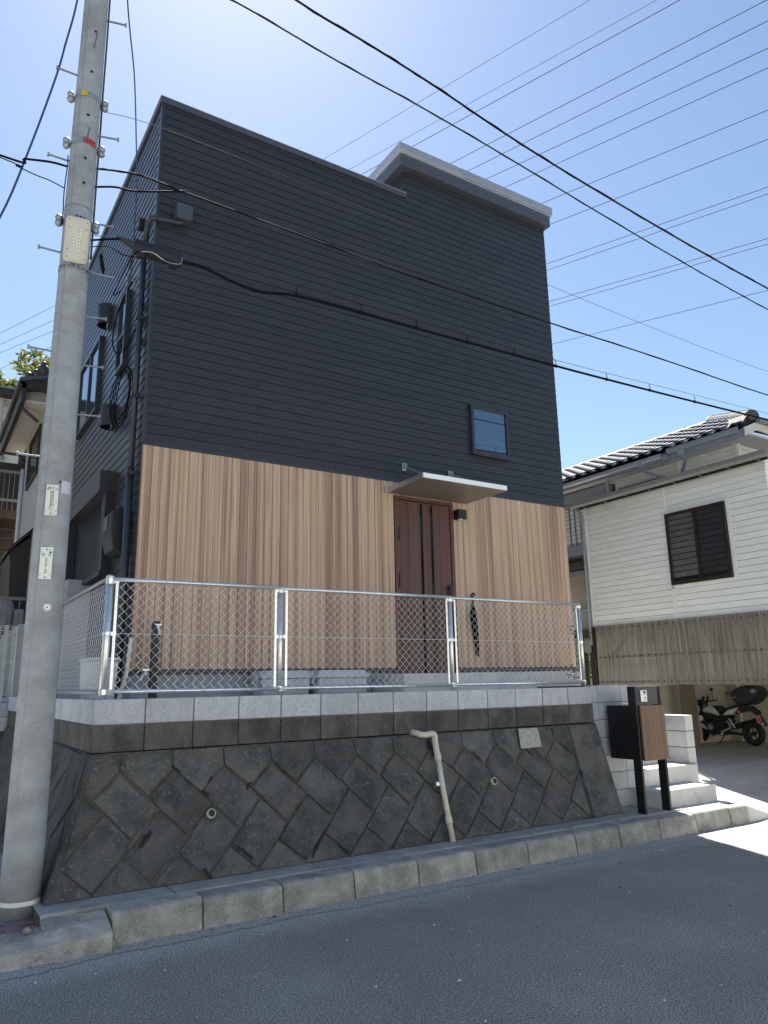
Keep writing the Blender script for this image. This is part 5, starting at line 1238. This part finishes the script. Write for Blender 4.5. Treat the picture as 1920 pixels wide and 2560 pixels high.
tag(MB().box(-6, .6, 6.2, 30, -1.9, -.1).box(.6, 7.3, 9.0, 30, -1.6, -.1).box(7.3, 40, 9.0, 40, -1.5, -1.2).build('terrace', M['ground']), kind='structure')
# tiled house behind, with soffit
h2 = empty('stucco_house', (2, 11, -.1)); tag(h2, 'grey stucco house with dark tiled eaves behind the utility pole', 'house')
MB().box(.55, 4.5, 9.65, 12.3, -.1, 5.72).build('wall', M['stucco'], h2)
MB().box(.14, .56, 9.3, 13.2, 5.74, 5.78).build('soffit', M['soffit'], h2)
MB().prism([(.14, 9.52, 5.77), (.56, 9.52, 5.77), (3, 9.52, 6.05), (.56, 9.52, 6.12), (.14, 9.52, 6.0)], (0, .02, 0)).build('gable_soffit', M['soffit'], h2)
MB().box(.06, .14, 9.2, 13.3, 5.70, 6.10).build('eave_fascia', M['bronze'], h2)
MB().tube([(.05, 9.2, 6.06), (.05, 13.3, 6.06)], .06, 8).build('gutter', M['bronze'], h2, smooth=True)
MB().box(.05, 3.5, 9.2, 9.28, 5.98, 6.20).build('barge_board', M['bronze'], h2)
MB().prism([(0, 9.15, 6.18), (2.3, 9.15, 6.95), (4.6, 9.15, 6.18), (4.6, 9.15, 6.10), (2.3, 9.15, 6.86), (0, 9.15, 6.10)], (0, 4.3, 0)).build('roof', M['tile'], h2)
mb = MB()
for (cx, cz, r, s) in [(.42, 6.42, .12, (1, .8, 1.2)), (.30, 6.33, .10, (1, .8, 1)), (.54, 6.34, .10, (1, .8, 1)), (.16, 6.27, .07, (1, 1, 1)), (.66, 6.30, .09, (1, .8, .8)), (.42, 6.56, .07, (.8, .8, 1))]: mb.ball((cx, 9.2, cz), r, 10, 7, s)
mb.build('ornamental_ridge_end', M['tilegreen'], h2, smooth=True)
for k in range(10): MB().tube([(.30+.0*k, 9.3+k*.3, 6.30), (.30, 9.58+k*.3, 6.30)], .075, 8).build('ridge_tile', M['tilegreen'], h2)
MB().tube([(.10, 13.1, 5.72), (.42, 12.2, 5.45), (.5, 12.1, 5.2)], .035, 8).build('pipe_arm', M['bronze'], h2); MB().tube([(.10, 9.6, 5.72), (.45, 9.6, 5.45)], .035, 8).build('pipe_arm', M['bronze'], h2)
MB().tube([(.50, 12.15, 5.1), (.50, 12.15, 2.6)], .045, 10).build('downpipe', M['greyplastic'], h2, smooth=True)
f = MB(); X = .55
for (y0, y1, z0, z1) in ((9.75, 11.35, 4.40, 5.48),):
    f.box(X-.05, X+.01, y0, y1, z1-.06, z1).box(X-.05, X+.01, y0, y1, z0, z0+.07).box(X-.05, X+.01, y0, y0+.06, z0+.07, z1-.06).box(X-.05, X+.01, y1-.06, y1, z0+.07, z1-.06)
    for k in range(6): f.box(X-.06, X-.05, y0+.2+k*.22, y0+.225+k*.22, z0+.07, z1-.06)
wq = f.build('window', M['bronze'], h2); MB().box(X-.02, X-.012, 9.81, 11.29, 4.47, 5.42).build('pane', M['darkglass'], wq)
MB().prism([(X-.35, 9.8, 2.55), (X-.30, 9.8, 1.5), (X, 9.8, 1.35), (X, 9.8, 3.1), (X-.38, 9.8, 2.75)], (0, 1.7, 0)).build('bay_window', M['bronze'], h2)
MB().prism([(X-.42, 9.7, 2.72), (X, 9.7, 3.2), (X, 9.7, 3.26), (X-.44, 9.7, 2.78)], (0, 1.9, 0)).build('bay_roof', M['bronze'], h2)
# outside stair with balcony rail
bs = empty('outside_staircase', (.2, 13.5, -.1)); tag(bs, 'dark brown outside stair and balcony beside the stucco house', 'staircase')
MB().box(-.05, .75, 13.3, 14.6, 4.15, 4.35).build('landing', M['darkwood'], bs)
for z in (5.32, 4.60): MB().box(-.05, .6, 13.3, 13.34, z-.03, z+.03).build('rail', M['gutterbrown'], bs)
for k in range(6): MB().box(.0+k*.11, .012+k*.11, 13.31, 13.33, 4.35, 5.32).build('baluster', M['gutterbrown'], bs)
for k in range(9): MB().box(-.05, .62, 13.5+k*.2, 13.74+k*.2, 3.9-k*.2, 3.94-k*.2).build('tread', M['darkwood'], bs)
for x in (-.08, .6): MB().box(x, x+.06, 13.3, 13.36, 1.5, 5.35).build('post', M['bronze'], bs)
MB().box(-.4, .9, 14.6, 14.7, 2.0, 5.9).build('back_panel', M['bronze'], bs)
h3 = empty('cream_house', (-2, 18, -.1)); tag(h3, 'pale plastered house with flat dark eave at the left frame edge', 'house')
MB().box(-5, .9, 18.0, 22, -.1, 8.9).build('wall', M['soffit'], h3); MB().box(.34, .52, 17.9, 18.05, -.1, 8.8).build('corner_post', M['mossypost'], h3)
MB().box(-5.2, 1.1, 17.6, 22.2, 8.88, 9.06).build('eave', M['bronze'], h3); MB().box(-5.25, 1.15, 17.55, 22.25, 9.062, 9.12).build('roof_edge', M['gutterbrown'], h3)
MB().box(-5, .30, 17.95, 18.0, 8.2, 8.26).build('wall_band', M['cream'], h3)
tk = empty('tank', (.15, 9.0, -.1)); tag(tk, 'grey cylindrical tank behind a brown railing left of the pole', 'tank')
MB().tube([(.10, 9.6, -.1), (.10, 9.6, 1.62), (.10, 9.6, 1.75), (.10, 9.6, 1.80)], [.24, .24, .20, .08], 18).build('body', M['tank'], tk, smooth=True)
MB().ring((.10, 9.6, 1.25), (0, 0, 1), .243, .012, 24, 5).build('strap', M['black'], tk)
MB().box(.32, .50, 9.45, 9.6, 1.1, 1.6).build('pump', M['boxgrey'], tk, bevel=.02)
rl = empty('railing', (0, 9.0, -.1)); tag(rl, 'brown iron railing in front of the grey tank', 'railing')
MB().box(-1.5, .6, 8.98, 9.02, 1.72, 1.78).build('rail', M['gutterbrown'], rl)
for k in range(14): MB().box(.5-k*.15, .515-k*.15, 8.99, 9.01, .0, 1.72).build('baluster', M['gutterbrown'], rl)
MB().box(-1.5, .6, 8.98, 9.02, .0, .05).build('rail', M['gutterbrown'], rl)

# ---------------------------------------------------------------- trees
def tree(name, base, h, crown_r, mat, label, group, nclump, nleaf, size, elong=1., cz=.65, flat=1.):
    o = empty(name, base); tag(o, label, 'tree', group); B = Vector(base)
    tr = MB().tube([B, B+Vector((.1, .05, h*.4)), B+Vector((.05, .1, h*.8))], [h*.025, h*.018, h*.006], 7)
    cl = []
    for i in range(nclump):
        d = Vector((random.gauss(0, 1), random.gauss(0, 1), random.gauss(0, 1))).normalized()*random.uniform(.3, 1)**.6
        c = B+Vector((d.x*crown_r, d.y*crown_r, h*cz+d.z*h*(1-cz)*flat)); cl.append(c)
        tr.tube([B+Vector((.05, .05, h*random.uniform(.35, .75))), (B+Vector((0, 0, h*.6))).lerp(c, .6)+Vector((0, 0, .1)), c], [h*.007, h*.004, h*.001], 4)
    tr.build('trunk', M['trunk'], o)
    mb = MB()
    for c in cl: leafblob(mb, c, crown_r*random.uniform(.22, .38), nleaf, size, .8, elong)
    mb.build('crown', mat, o)
for i, (x, y, h) in enumerate([(-.6, 26, 14.2), (1.6, 27, 15.2), (3.8, 28, 13.8)]):
    tree('bamboo', (x, y, -.1), h, 2.2, M['bamboo'], ['leftmost feathery bamboo clump beyond the houses', 'taller feathery bamboo clump just left of the pole', 'feathery bamboo clump hidden mostly behind the pole'][i], 'bamboo clumps beyond the houses', 44, 190, .13, 1.5, .62)
for i, (x, y, h) in enumerate([(-5.5, 24, 11.0), (-9.5, 22, 12.0), (-9, 14, 8.0)]):
    tree('tree', (x, y, -1.2), h, 2.8, M['leaf'], ['bushy tree west of the houses, mirrored in the left window', 'taller bushy tree farthest west of the houses', 'low bushy tree nearest the street west of the houses'][i], 'trees west of the houses', 26, 110, .18)
# wooded hill glimpsed over the right-hand roof
def hillz(x, y): return 15.5*math.exp(-((x-52)/22)**2-((y-62)/26)**2)
mb = MB(); G = 24
for i in range(G):
    for j in range(G):
        q = [(52-50+100*(i+a)/G, 62-50+100*(j+b)/G) for a, b in ((0, 0), (1, 0), (1, 1), (0, 1))]
        mb.quad(*[(x, y, hillz(x, y)-1.6) for x, y in q])
tag(mb.build('hill', M['ground'], smooth=True), kind='structure')
mb = MB()
for i in range(420):
    x, y = random.uniform(28, 78), random.uniform(34, 80); z = hillz(x, y)-1.6
    if z > 3: leafblob(mb, (x, y, z+1.0), random.uniform(1.2, 2.2), 60, .34, .8)
tag(mb.build('hill_wood', M['hillleaf']), kind='stuff')
